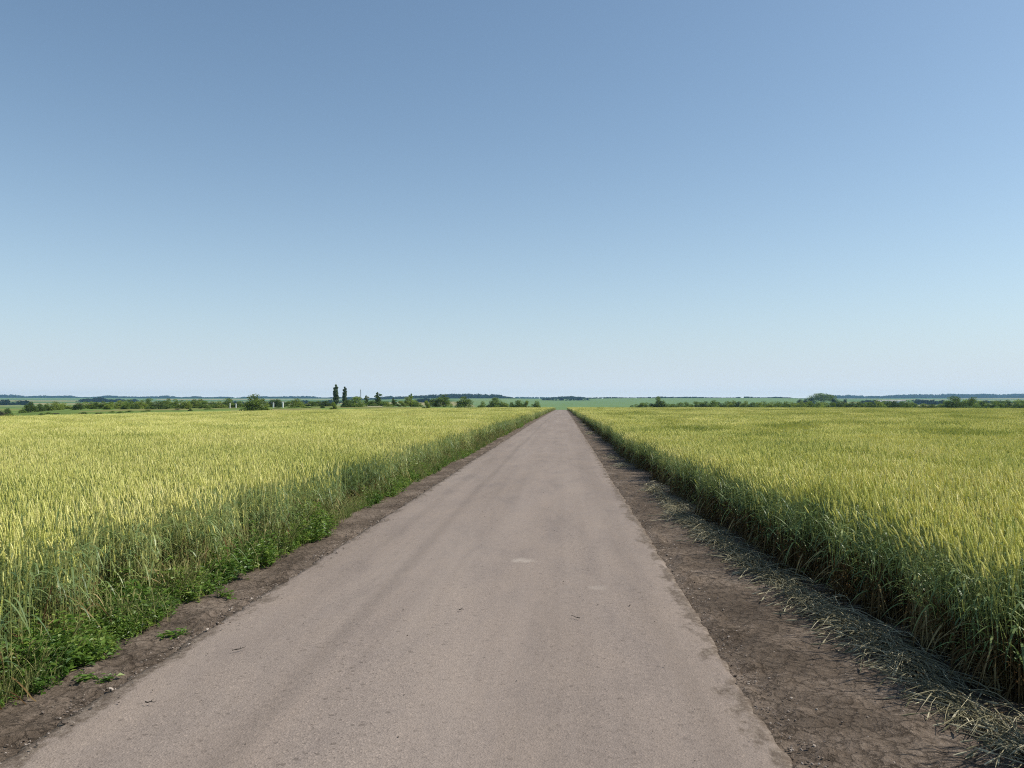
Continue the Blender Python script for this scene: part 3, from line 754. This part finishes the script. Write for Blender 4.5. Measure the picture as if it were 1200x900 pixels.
def crown_lobes(seed, kind):
    rnd = random.Random(seed); lb = []
    if kind == 'poplar':
        for i in range(26):
            z = .10 + .86 * i / 25 + rnd.gauss(0, .012)
            wv = .44 * (math.sin(min(z * 1.06, 1) * math.pi) ** .34) * (1.06 - .30 * z)
            lb.append((rnd.gauss(0, .06), rnd.gauss(0, .06), z, wv * rnd.uniform(.78, .98), wv * rnd.uniform(.78, .98), .04))
        return lb
    if kind == 'spire':
        for i in range(18):
            z = .15 + .8 * i / 17; wv = .46 * (1 - ((z - .35) / .68) ** 2 * .9) if z > .35 else .4
            lb.append((rnd.gauss(0, .12), rnd.gauss(0, .12), z, wv * rnd.uniform(.5, .9), wv * rnd.uniform(.5, .9), .07))
        return lb
    n = {'round': 24, 'broad': 30, 'bush': 17, 'dome': 60}[kind]
    for i in range(n):
        a = rnd.uniform(0, 6.283); rr = math.sqrt(rnd.random())
        if kind == 'dome':
            z = .06 + .80 * math.sqrt(max(0, 1 - rr * rr)) * rnd.uniform(.55, 1); rr *= .42; s = rnd.uniform(.09, .14)
        elif kind == 'bush':
            z = .10 + .66 * (1 - rr ** 2.2) * rnd.uniform(.1, 1.1); rr *= .34; s = rnd.uniform(.12, .21)
        elif kind == 'broad':
            z = .10 + .72 * (1 - rr ** 2.4) * rnd.uniform(.05, 1.08); rr *= .37; s = rnd.uniform(.10, .19)
        else:
            z = .12 + .70 * (1 - rr ** 2.4) * rnd.uniform(.05, 1.08); rr *= .33; s = rnd.uniform(.12, .2)
        lb.append((rr * math.cos(a), rr * math.sin(a), z, s * 1.1, s * 1.1, s * .95))
    return lb

CROWN, TRUNK, LOBES = {}, {}, {}
for kind, nvar, nleaf, size in (('round', 4, 3600, .043), ('broad', 4, 4400, .037), ('bush', 4, 2500, .052), ('poplar', 2, 3600, .075), ('spire', 2, 1300, .085), ('dome', 1, 5200, .030)):
    for v in range(nvar):
        lb = crown_lobes(1000 + v * 13 + len(kind), kind); LOBES[kind, v] = lb
        co, tint = leaf_cloud(lb, nleaf, size, 2000 + v + len(kind) * 7)
        if kind == 'poplar': co[:, 2] = np.where(co[:, 2] > 0, co[:, 2], .01)
        CROWN[kind, v] = quad_mesh('crown', co, np.arange(len(co)).reshape(-1, 4), [M['t_mid']], tint=tint)
        rnd = random.Random(v); mb = MB()
        top = .9 if kind in ('poplar', 'spire') else .55
        mb.tube([(0, 0, -.12), (rnd.gauss(0, .01), 0, .1), (rnd.gauss(0, .02), rnd.gauss(0, .02), top * .6), (0, 0, top)], [.05, .042, .03, .012], 7)
        for q in rnd.sample(lb, min(6, len(lb))):
            z0 = min(.12 + q[2] * .35, top * .8)
            mb.tube([(0, 0, z0), (q[0] * .5, q[1] * .5, (z0 + q[2]) * .52), (q[0], q[1], q[2])], [.022, .014, .006], 5)
        TRUNK[kind, v] = mb.mesh('trunk', [M['bark']], True)

_tc = [0]
def tree(name, kind, px, top, base, wpx, d, matname, label, cat, group=None):
    """A tree at column px and distance d whose crown spans wpx columns and reaches row top; its foot stands on the terrain."""
    _tc[0] += 1; rnd = random.Random(_tc[0] * 7 + 3)
    nv = len([1 for q in CROWN if q[0] == kind]); v = rnd.randrange(nv)
    x, y = spot(px, d); z = gh(x, y) - .1
    zt = CAM_H + (HPX - top) / FPX * d; H = max(zt - z, .5) * (1.0 if kind == 'poplar' else 1.13); W = wpx / FPX * d * 1.34
    e = bpy.data.objects.new(name, None); e.empty_display_size = .5; COL.objects.link(e)
    e.location = (x, y, z); e.rotation_euler.z = rnd.uniform(0, 6.283)
    tag(e, label, cat, group)
    for nm, me in (('trunk', TRUNK[kind, v]), ('crown', CROWN[kind, v])):
        o = link(nm, me, e); o.scale = (W, W, H)
        if nm == 'crown':
            o.material_slots[0].link = 'OBJECT'; o.material_slots[0].material = M[matname]
        else:
            k = min(1.0, H * .9 / max(W, .1)); o.scale = (W * k, W * k, H)
    return e

# belt beyond the left field, by stretches one can tell apart
G = 'trees of the belt beyond the left wheat field'
A_ = 'bushy green tree in the belt above the grassy mound at far left'
for px, t, b, w, d, mt in ((27, 476, 482, 7, 270, 't_mid'), (57, 472.6, 480, 11, 285, 't_mid'), (76, 472, 478, 15, 300, 't_light'),
                           (98, 469.6, 478, 13, 305, 't_light'), (107, 470.6, 479, 13, 295, 't_mid'), (113, 471.5, 480, 12, 290, 't_mid')):
    tree('bushy_tree', 'bush', px, t, b, w, d, mt, A_, 'tree', G)
tree('bushy_tree', 'round', 35.5, 471, 481, 14, 275, 't_dark', 'dark rounded tree at the left end of the belt above the grassy mound', 'tree', G)
tree('bushy_tree', 'round', 48, 472, 480, 12, 280, 't_dark', 'dark tree second from the left end of the mound belt, beside a pale green one', 'tree', G)
tree('bushy_tree', 'broad', 66, 470.3, 479, 16, 285, 't_light', 'pale green spreading tree on the grassy mound, right of the dark pair', 'tree', G)
tree('bushy_tree', 'round', 92, 471.6, 480, 13, 270, 't_dark', 'dark round tree at the right end of the grassy mound', 'tree', G)
B_ = 'green tree in the continuous belt between the mound and the broad dark tree'
for px, t, w, d, mt in ((122, 470, 15, 290, 't_mid'), (127, 471, 12, 275, 't_light'), (133, 469.6, 14, 300, 't_mid'), (141, 467.6, 15, 300, 't_light'), (147, 471, 11, 275, 't_mid'),
                        (151, 467.8, 14, 310, 't_mid'), (159, 468.8, 14, 290, 't_mid'), (166, 468.5, 14, 285, 't_light'), (173, 466.4, 14, 320, 't_mid')):
    tree('bushy_tree', 'bush' if w < 14 else 'broad', px, t, 479, w, d, mt, B_, 'tree', G)
tree('bushy_tree', 'broad', 186, 468.3, 480, 23, 270, 't_dark', 'broad dark tree in the left belt casting shade at its foot', 'tree', G)
C_ = 'green tree in the belt between the broad dark tree and the big round bush'
for px, t, w, d, mt in ((197, 466.8, 15, 310, 't_light'), (204, 467.6, 12, 300, 't_mid'), (212, 467.6, 13, 290, 't_mid'), (219, 469, 12, 275, 't_light'), (226, 467.6, 14, 300, 't_mid'), (234, 467, 15, 300, 't_light'),
                        (240, 470, 12, 280, 't_mid'), (250, 470.2, 15, 290, 't_mid'), (260, 468.8, 13, 290, 't_light'), (268, 464.8, 14, 330, 't_mid'), (273, 471.6, 11, 290, 't_mid'), (281, 470, 13, 290, 't_mid')):
    tree('bushy_tree', 'bush' if w < 14 else 'broad', px, t, 479, w, d, mt, C_, 'tree', G)
tree('round_bush', 'round', 298, 462.0, 480, 27, 200, 't_mid', 'big round green tree standing alone at the far edge of the left wheat', 'tree')
tree('round_bush', 'bush', 312, 471.2, 480, 11, 205, 't_light', 'small bush at the right foot of the big round tree', 'bush')
D_ = 'green tree in the low belt between the big round tree and the poplars'
for px, t, w, d, mt in ((318, 468, 14, 300, 't_dark'), (327, 467.8, 13, 300, 't_dark'), (338, 470.5, 12, 310, 't_mid'), (356, 469, 12, 330, 't_mid'), (365, 470.4, 12, 320, 't_mid'), (373, 469.6, 14, 320, 't_mid'), (382, 469.4, 14, 320, 't_dark')):
    tree('bushy_tree', 'bush' if w < 13 else 'round', px, t, 477, w, d, mt, D_, 'tree', G)
tree('bushy_tree', 'round', 348, 466.8, 477, 15, 270, 't_light', 'pale green rounded tree in the low belt left of the poplars', 'tree', G)
tree('bush', 'bush', 378, 473.5, 478, 6, 230, 't_dark', 'little dark bush at the field edge left of the poplars', 'bush')
tree('bush', 'bush', 391, 471.8, 478.5, 8, 215, 't_yellow', 'bright yellow-green bush at the foot of the taller poplar', 'bush')
tree('poplar', 'poplar', 393.5, 449.6, 476, 6.6, 330, 't_poplar', 'tallest dark columnar poplar left of the road, the left of the pair', 'tree', 'pair of poplars')
tree('poplar', 'poplar', 404, 452.2, 476, 5.6, 335, 't_poplar', 'shorter slimmer dark poplar, the right of the pair', 'tree', 'pair of poplars')
tree('round_tree', 'broad', 416, 462.6, 477, 22, 260, 't_mid', 'wide rounded green tree right of the poplars', 'tree')
tree('round_tree', 'round', 406, 467.6, 477, 11, 255, 't_dark', 'dark lower tree under the right poplar, against the wide rounded tree', 'tree')
E_ = 'green tree of the loose scrub line right of the wide rounded tree'
for px, t, w, d, mt in ((434, 467.6, 8, 320, 't_mid'), (439, 468, 8, 320, 't_mid'), (450, 468.2, 11, 320, 't_mid'), (456, 470, 10, 310, 't_light'), (470, 470, 12, 310, 't_light'), (489, 470, 11, 310, 't_mid')):
    tree('bushy_tree', 'bush', px, t, 475, w, d, mt, E_, 'tree', G)
tree('slender_tree', 'spire', 429.5, 464.8, 475, 5.5, 330, 't_dark', 'small dark spire-like tree just right of the wide rounded tree', 'tree')
tree('slender_tree', 'spire', 443, 461.6, 475, 8, 340, 't_dark', 'dark slender tree rising above the scrub right of the mast', 'tree')
tree('slender_tree', 'spire', 461, 468, 475, 6, 320, 't_dark', 'small dark upright tree in the scrub, left of the pointed pale tree', 'tree')
tree('bushy_tree', 'broad', 481, 465, 475, 17, 320, 't_light', 'pale green spreading tree with a pointed top in the scrub line', 'tree')
tree('slender_tree', 'spire', 481.5, 463, 475, 5, 335, 't_mid', 'thin pointed tree behind the pale spreading tree of the scrub line', 'tree')
tree('bush', 'bush', 500, 470, 476, 9, 250, 't_yellow', 'yellow-green bush beside the roadside trees left of the road', 'bush')
S_ = 'green trees spaced along the field edge left of the road'
tree('field_tree', 'round', 508, 467, 477, 12, 353, 't_mid', 'lower tree leaning against the tallest roadside tree on its left', 'tree', S_)
tree('field_tree', 'broad', 519.5, 461.8, 477, 18, 353, 't_mid', 'tallest round tree of the spaced row left of the road', 'tree', S_)
tree('field_tree', 'round', 544, 464.6, 477, 19, 348, 't_mid', 'round compact tree second in the spaced row left of the road', 'tree', S_)
tree('field_tree', 'bush', 564, 469, 477, 10, 348, 't_mid', 'small tree alone between the two larger trees of the spaced row', 'tree', S_)
tree('field_tree', 'bush', 574, 468, 477, 10, 348, 't_dark', 'small dark tree touching the broad tree on its left', 'tree', S_)
tree('field_tree', 'broad', 582, 463.6, 477, 17, 350, 't_mid', 'broad tree of the spaced row with smaller ones at both sides', 'tree', S_)
tree('field_tree', 'bush', 592, 469.6, 477, 9, 348, 't_light', 'small pale tree touching the broad tree on its right', 'tree', S_)
tree('field_tree', 'bush', 601, 471, 477, 9, 346, 't_dark', 'low dark bush left of the half-round tree near the road', 'bush', S_)
tree('field_tree', 'round', 609, 467.4, 477, 13, 346, 't_mid', 'half-round tree of the spaced row, second from the road', 'tree', S_)
tree('field_tree', 'bush', 617, 470, 477, 8, 346, 't_light', 'small pale bush at the right side of the half-round tree', 'bush', S_)
tree('field_tree', 'bush', 628, 469.8, 477.5, 12, 343, 't_mid', 'bush standing alone nearest the road on the left', 'bush', S_)
# low scrub on the meadow at far left
for px, t, w, d, mt in ((3, 481, 11, 235, 't_scrub'), (12, 485, 12, 215, 't_mid'), (50, 483.5, 7, 215, 't_dark'), (57, 482.5, 8, 222, 't_mid'), (66, 484, 8, 212, 't_scrub'), (97, 482.6, 10, 200, 't_dark'), (116, 483, 8, 200, 't_dark'), (131, 481.4, 7, 212, 't_mid'),
                        (152, 481, 9, 212, 't_mid'), (143, 481.5, 10, 206, 't_mid'), (172, 480.4, 12, 215, 't_mid'), (223, 478.6, 5, 215, 't_dark'), (245, 478.3, 12, 240, 't_mid'), (206, 479, 10, 235, 't_scrub'), (343, 476.6, 12, 240, 't_mid'), (360, 476.4, 14, 240, 't_mid'), (325, 477, 10, 240, 't_scrub')):
    tree('scrub_bush', 'bush', px, t, 487, w, d, mt, 'low scrub bush on the grass just beyond the left wheat field', 'bush', 'scrub bushes beyond the left wheat field')
tree('bush', 'round', 9.5, 478, 483, 8, 260, 't_dark', 'small dark round bush standing apart at the far left edge', 'bush')
# hedge belt beyond the right field
H_ = 'trees of the hedge beyond the right wheat field'
def hedge(lst, label):
    for px, t, w, d, mt in lst:
        tree('hedge_tree', 'broad' if w > 14 else ('round' if w > 12 else 'bush'), px, t, 478, w, d, mt, label, 'tree', H_)
hedge(((739, 473.6, 9, 375, 't_dark'), (745, 472.4, 11, 375, 't_mid'), (752, 472.4, 11, 375, 't_mid'), (759, 471.6, 12, 378, 't_mid'), (766, 470, 12, 380, 't_dark')), 'low tree at the hedge end left of its tall peaked tree')
tree('hedge_tree', 'broad', 773.5, 464.4, 478, 13, 380, 't_mid', 'tallest tree of the hedge near its road end, peaked above the low trees beside it', 'tree', H_)
tree('hedge_tree', 'round', 773, 468, 478, 13, 378, 't_dark', 'dark round tree at the foot of the tallest peaked tree near the hedge end', 'tree', H_)
rnd = random.Random(77)
lst, px = [], 782
while px < 948:
    lst.append((px, 470.2 + .9 * math.sin(px * .05) + rnd.uniform(-.9, .8), rnd.uniform(12, 17), rnd.uniform(370, 400), rnd.choice(['t_mid', 't_mid', 't_dark', 't_light'])))
    px += rnd.uniform(6.5, 9)
hedge(lst, 'dense green tree of the hedge between the tall peaked tree and the pale dome')
lst = []
while px < 1106:
    lst.append((px, (470.6 if px < 1010 else 469.0 if px < 1070 else 473.2) + rnd.uniform(-.8, .8), rnd.uniform(12, 17), rnd.uniform(372, 402), rnd.choice(['t_mid', 't_mid', 't_dark', 't_light'])))
    px += rnd.uniform(6.5, 9)
hedge(lst, 'dense green tree of the hedge between the pale dome and the big dark tree')
tree('hedge_tree', 'broad', 1121, 463.8, 478, 24, 362, 't_dark', 'big dark round tree standing above the right part of the hedge', 'tree', H_)
tree('hedge_tree', 'broad', 1138, 465.2, 478, 20, 366, 't_mid', 'greener tree joined to the right side of the big dark hedge tree', 'tree', H_)
lst, px = [], 1106
while px < 1330:
    lst.append((px, 469.0 + rnd.uniform(-1.2, .9), rnd.uniform(12, 17), rnd.uniform(372, 402), rnd.choice(['t_mid', 't_mid', 't_dark', 't_light'])))
    px += rnd.uniform(6.5, 9)
hedge(lst, 'dense green tree of the hedge around and right of the big dark tree')
# pale dome-shaped copse far behind the hedge
tree('domed_copse', 'dome', 962, 460.6, 470, 34, 1150, 't_mid', 'pale blue-green dome-shaped clump of trees rising behind the right hedge', 'tree clump')
for px, t, w in ((951, 466.5, 9), (944, 467.5, 8), (937, 468, 8), (977, 467, 9), (989, 467.5, 8)):
    tree('copse_tree', 'round', px, t, 470, w, 1120, 't_wood', 'small dark tree in the row at the foot of the pale dome', 'tree', 'trees at the foot of the dome')

# ------------------------------------------------------------------ far woods (one mass each)
WTPL = []
for v in range(5):
    rnd = random.Random(v); lb = [(rnd.gauss(0, .16), rnd.gauss(0, .16), rnd.uniform(.0, .78), .3, .3, .24) for _ in range(6)]
    WTPL.append(leaf_cloud(lb, 170, .16, 3000 + v))
def woods(px0, px1, d0, d1, n, hgt, wid, label, seed, shape=None, mt='t_wood'):
    rng = rs(seed); vs, tn = [], []
    for i in range(n):
        u = rng.uniform(0, 1); px = px0 + (px1 - px0) * u; d = rng.uniform(d0, d1)
        k = 1.0 if shape is None else shape(u, px)
        if k <= 0: continue
        x, y = spot(px, d); z = gh(x, y) - .1 * hgt
        co, ti = WTPL[rng.randint(5)]
        h = hgt * k * rng.uniform(.75, 1.2); w = wid * rng.uniform(.7, 1.3); a = rng.uniform(0, 6.28)
        q = co * np.array([w, w, h]); q = np.stack([q[:, 0] * math.cos(a) - q[:, 1] * math.sin(a), q[:, 0] * math.sin(a) + q[:, 1] * math.cos(a), q[:, 2]], -1)
        vs.append(q + np.array([x, y, z])); tn.append(np.clip(ti + rng.normal(0, .1), 0, 1))
    v = np.concatenate(vs); t = np.concatenate(tn)
    o = link('distant_woodland', quad_mesh('distant_woodland', v, np.arange(len(v)).reshape(-1, 4), [M[mt]], tint=t))
    tag(o, label, 'woodland', kind='stuff')
def lump(s, lo=.55):
    return lambda u, px: lo + (1 - lo) * float(vnoise(px, 0, s, 91)) * 1.3
woods(-160, 45, 5600, 6100, 330, 24, 30, 'blue far forest on the horizon at the left edge', 1, lump(.05))
woods(45, 420, 5600, 6200, 800, 20, 34, 'thin blue line of far forest on the left horizon', 2, lump(.06, .35))
woods(-150, 36, 1500, 1650, 210, 10, 13, 'dark blue wood strip across the far valley at the left edge', 3, lump(.1))
woods(95, 160, 2300, 2500, 120, 15, 18, 'dark wood patch in the far valley behind the left belt', 4, lump(.1, .4))
woods(225, 400, 1700, 1900, 110, 8, 12, 'dark wood strip behind the belt left of the poplars', 5, lump(.1, .3))
woods(405, 500, 3300, 3600, 190, 15, 22, 'blue-green wooded slope behind the scrub right of the poplars', 6, lump(.07, .4))
woods(486, 604, 2950, 3150, 330, 15, 20, 'dark green wood along the hill crest left of the road', 7, lambda u, px: (.75 + .5 * math.sin(u * 3.1)) * (1 if u < .85 else 1 - (u - .85) * 5))
woods(488, 520, 1700, 1800, 60, 11, 13, 'dark wood in the valley just left of the tallest roadside tree', 8, lump(.1))
woods(640, 692, 2960, 3060, 130, 9, 16, 'low wooded knoll on the green hill straight above the road end', 9, lambda u, px: .35 + .9 * math.sin(u * 3.14))
woods(637, 690, 2350, 2420, 46, 8, 10, 'broken line of dark trees on the slope below the wooded knoll', 10, lump(.2, .5))
woods(604, 660, 5700, 6100, 80, 14, 26, 'pale blue far ridge wood left of the knoll', 11)
woods(692, 965, 2990, 3120, 300, 5.5, 15, 'thin dark tree line along the crest of the long green hill', 12, lump(.05, .15))
woods(968, 1360, 5300, 6000, 1100, 30, 34, 'dark blue far forest on the right horizon', 13, lump(.05, .6))
woods(1009, 1027, 1480, 1540, 24, 10, 10, 'small dark wood left of the white village houses', 14)
woods(1072, 1106, 1450, 1700, 46, 9, 13, 'blue-green wood in the gap of the hedge right of the village', 15)
woods(1010, 1064, 1440, 1480, 50, 4.5, 8, 'low trees in front of the white village houses', 16)
woods(1140, 1360, 1700, 1900, 170, 8, 14, 'low dark wood behind the hedge at the right edge', 17, lump(.08, .3))

# ------------------------------------------------------------------ small built things
def house_parts(w, dp, h, rh):
    a = MB(); a.add([(-w / 2, -dp / 2, -1), (w / 2, -dp / 2, -1), (w / 2, dp / 2, -1), (-w / 2, dp / 2, -1), (-w / 2, -dp / 2, h), (w / 2, -dp / 2, h), (w / 2, dp / 2, h), (-w / 2, dp / 2, h), (-w / 2, 0, h + rh), (w / 2, 0, h + rh)],
                    [(0, 1, 5, 4), (1, 2, 6, 9, 5), (2, 3, 7, 6), (3, 0, 4, 8, 7)])
    b = MB(); e = .35; t = .18
    for s in (-1, 1):
        y0 = s * (dp / 2 + e); k = rh * e / (dp / 2); x0, x1 = -w / 2 - e, w / 2 + e
        b.add([(x0, y0, h - k + .02), (x1, y0, h - k + .02), (x1, 0, h + rh + .02), (x0, 0, h + rh + .02), (x0, y0, h - k + t), (x1, y0, h - k + t), (x1, 0, h + rh + t), (x0, 0, h + rh + t)],
              [(0, 1, 2, 3), (4, 5, 6, 7), (0, 1, 5, 4), (1, 2, 6, 5), (0, 3, 7, 4)])
    return a.mesh('wall', [M['white']]), b.mesh('roof', [M['roof']])
HP = [house_parts(7, 6, 5.0, 1.4), house_parts(5, 5, 4.6, 1.5), house_parts(9, 6, 4.2, 1.3)]
for i, (px, k, d) in enumerate(((1027.8, 1, 1560), (1030.8, 1, 1600), (1035.6, 0, 1560), (1039.6, 1, 1590), (1043.2, 0, 1570), (1046.8, 1, 1600), (1051, 2, 1570), (1055, 1, 1590), (1059.2, 0, 1560))):
    x, y = spot(px, d); e = bpy.data.objects.new('white_house', None); COL.objects.link(e)
    zz_ = CAM_H + (HPX - 469.0) / FPX * d
    e.location = (x, y, max(gh(x, y), zz_ - 6)); e.rotation_euler.z = -math.atan2(x, y) + random.Random(i).uniform(-.4, .4)
    tag(e, 'small white house in the far village above the right hedge', 'house', 'white houses of the far village')
    link('wall', HP[k][0], e); link('roof', HP[k][1], e)

def post(px, top, base, d, w, label):
    x, y = spot(px, d); z = gh(x, y); zt = CAM_H + (HPX - top) / FPX * d; h = zt - z
    e = bpy.data.objects.new('white_post', None); COL.objects.link(e); e.location = (x, y, z); tag(e, label, 'post', 'white posts in front of the left belt')
    a = MB(); a.box(-w / 2, w / 2, -w / 2, w / 2, -.2, h - .08); link('shaft', a.mesh('shaft', [M['white']]), e)
    b = MB(); q = w * .62; b.add([(-q, -q, h - .08), (q, -q, h - .08), (q, q, h - .08), (-q, q, h - .08), (-q, -q, h - .03), (q, -q, h - .03), (q, q, h - .03), (-q, q, h - .03), (0, 0, h + .05)],
                                [(0, 3, 2, 1), (0, 1, 5, 4), (1, 2, 6, 5), (2, 3, 7, 6), (3, 0, 4, 7), (4, 5, 8), (5, 6, 8), (6, 7, 8), (7, 4, 8)]); link('cap', b.mesh('cap', [M['white']]), e)
post(320.5, 472.0, 476, 268, .34, 'thinner bright white post right of the big round tree, the left of two')
post(331.5, 471.4, 476, 268, .42, 'thicker bright white post right of the big round tree, the right of two')
post(269.6, 472.4, 475, 264, .22, 'faint white post left of the big round tree, farther from it')
post(276.6, 473, 475.6, 264, .25, 'faint white post left of the big round tree, nearer to it')

# thin lattice mast behind the wide rounded tree
d = 420; x, y = spot(422.6, d); z = gh(x, y); zt = CAM_H + (HPX - 455.6) / FPX * d; h = zt - z
e = bpy.data.objects.new('mast', None); COL.objects.link(e); e.location = (x, y, z); tag(e, 'thin grey mast rising behind the wide rounded tree', 'mast')
mb = MB(); w = .28
for sx_, sy_ in ((-1, -1), (1, -1), (1, 1), (-1, 1)):
    mb.tube([(sx_ * w, sy_ * w, -.3), (sx_ * w * .45, sy_ * w * .45, h * .94)], [.05, .04], 5)
for i in range(14):
    z0, z1 = h * .94 * i / 14, h * .94 * (i + 1) / 14; a0 = w * (1 - .55 * i / 14); a1 = w * (1 - .55 * (i + 1) / 14)
    for (p0, p1) in (((-1, -1), (1, -1)), ((1, -1), (1, 1)), ((1, 1), (-1, 1)), ((-1, 1), (-1, -1))):
        mb.tube([(p0[0] * a0, p0[1] * a0, z0), (p1[0] * a1, p1[1] * a1, z1)], [.025, .025], 4)
link('lattice', mb.mesh('lattice', [M['steel']]), e)
mb = MB(); mb.tube([(0, 0, h * .93), (0, 0, h)], [.05, .02], 6); mb.tube([(0, 0, h * .9), (0, 0, h * .95)], [.14, .14], 8); link('antenna', mb.mesh('antenna', [M['steel']], True), e)

# pale bare track on the meadow right of the poplars
mb = MB(); n = 14
for i in range(n + 1):
    px = 431 + 17 * i / n
    for dd in (263, 285):
        x, y = spot(px, dd); mb.v.append((x, y, gh(x, y) + .05 + (.16 if dd == 285 else .1))); mb.t.append(.5)
for i in range(n): mb.f.append([2 * i, 2 * i + 2, 2 * i + 3, 2 * i + 1]); mb.m.append(0)
M['pale'] = simple_mat('dry_track', (.36, .34, .18), .95, 1.5, .15)
o = link('path', mb.mesh('path', [M['pale']])); tag(o, 'pale dry track showing on the meadow right of the poplars', 'path', kind='structure')

# ------------------------------------------------------------------ air
HAZE = 7e-5
mb = MB(); mb.box(-9000, 9000, -400, 7600, -60, 95)
m, nt, N, L = mat('haze_air')
pv = nd(N, 'ShaderNodeVolumePrincipled', inp={'Color': (.35, .63, 1.0, 1), 'Density': HAZE, 'Anisotropy': .15})
o = nd(N, 'ShaderNodeOutputMaterial'); L.new(pv.outputs[0], o.inputs['Volume'])
hz = link('haze', mb.mesh('haze', [m])); tag(hz, 'thin blue summer haze between the road and the far hills', 'haze', kind='stuff')

# ------------------------------------------------------------------ light
SUN_EL, SUN_AZ = 50.0, 84.0                    # azimuth clockwise from the road direction
w = bpy.data.worlds.new('World'); sc.world = w; w.use_nodes = True
N, L = w.node_tree.nodes, w.node_tree.links; N.clear()
sky = nd(N, 'ShaderNodeTexSky', sky_type='NISHITA'); sky.sun_disc = False
sky.sun_elevation = R(SUN_EL); sky.sun_rotation = R(SUN_AZ); sky.altitude = 150; sky.air_density = 1.0; sky.dust_density = 1.15; sky.ozone_density = 1.25
bg = nd(N, 'ShaderNodeBackground', inp={'Strength': .13})
# milky summer air low over the horizon
tc = nd(N, 'ShaderNodeTexCoord'); sz_ = nd(N, 'ShaderNodeSeparateXYZ'); L.new(tc.outputs['Generated'], sz_.inputs[0])
zc = nd(N, 'ShaderNodeMath', operation='MAXIMUM', inp={1: 0.0}); L.new(sz_.outputs['Z'], zc.inputs[0])
ze = nd(N, 'ShaderNodeMath', operation='MULTIPLY', inp={1: -9.0}); L.new(zc.outputs[0], ze.inputs[0])
zx = nd(N, 'ShaderNodeMath', operation='EXPONENT'); L.new(ze.outputs[0], zx.inputs[0])
zf = nd(N, 'ShaderNodeMath', operation='MULTIPLY', inp={1: .9}); L.new(zx.outputs[0], zf.inputs[0])
ms = nd(N, 'ShaderNodeMixRGB', inp={2: (.66 / .13, .765 / .13, .94 / .13, 1)}); L.new(zf.outputs[0], ms.inputs[0]); tn = nd(N, 'ShaderNodeMixRGB', blend_type='MULTIPLY', inp={0: 1, 2: (.93, 1.02, .995, 1)}); L.new(sky.outputs[0], tn.inputs[1]); L.new(tn.outputs[0], ms.inputs[1])
ye = nd(N, 'ShaderNodeMath', operation='MULTIPLY', inp={1: -50.0}); L.new(zc.outputs[0], ye.inputs[0])
yx = nd(N, 'ShaderNodeMath', operation='EXPONENT'); L.new(ye.outputs[0], yx.inputs[0])
yf = nd(N, 'ShaderNodeMath', operation='MULTIPLY', inp={1: .9}); L.new(yx.outputs[0], yf.inputs[0])
m5 = nd(N, 'ShaderNodeMixRGB', inp={2: (.98 / .13, 1.01 / .13, .98 / .13, 1)}); L.new(yf.outputs[0], m5.inputs[0]); L.new(ms.outputs[0], m5.inputs[1]); L.new(m5.outputs[0], bg.inputs[0])
o = nd(N, 'ShaderNodeOutputWorld'); L.new(bg.outputs[0], o.inputs[0])
sd = bpy.data.lights.new('sun', 'SUN'); sd.energy = 5.0; sd.angle = R(.5); sd.color = (1, .94, .82)
so = bpy.data.objects.new('sun', sd); COL.objects.link(so)
sdir = Vector((math.sin(R(SUN_AZ)) * math.cos(R(SUN_EL)), math.cos(R(SUN_AZ)) * math.cos(R(SUN_EL)), math.sin(R(SUN_EL))))
so.rotation_euler = sdir.to_track_quat('Z', 'Y').to_euler(); so.location = sdir * 60

sc.view_settings.view_transform = 'Standard'; sc.view_settings.look = 'None'; sc.view_settings.gamma = 1; sc.view_settings.exposure = 0
sc.cycles.max_bounces = 6; sc.cycles.diffuse_bounces = 3; sc.cycles.transmission_bounces = 3; sc.cycles.volume_bounces = 1
sc.cycles.use_denoising = False
sc.cycles.filter_width = 1.1
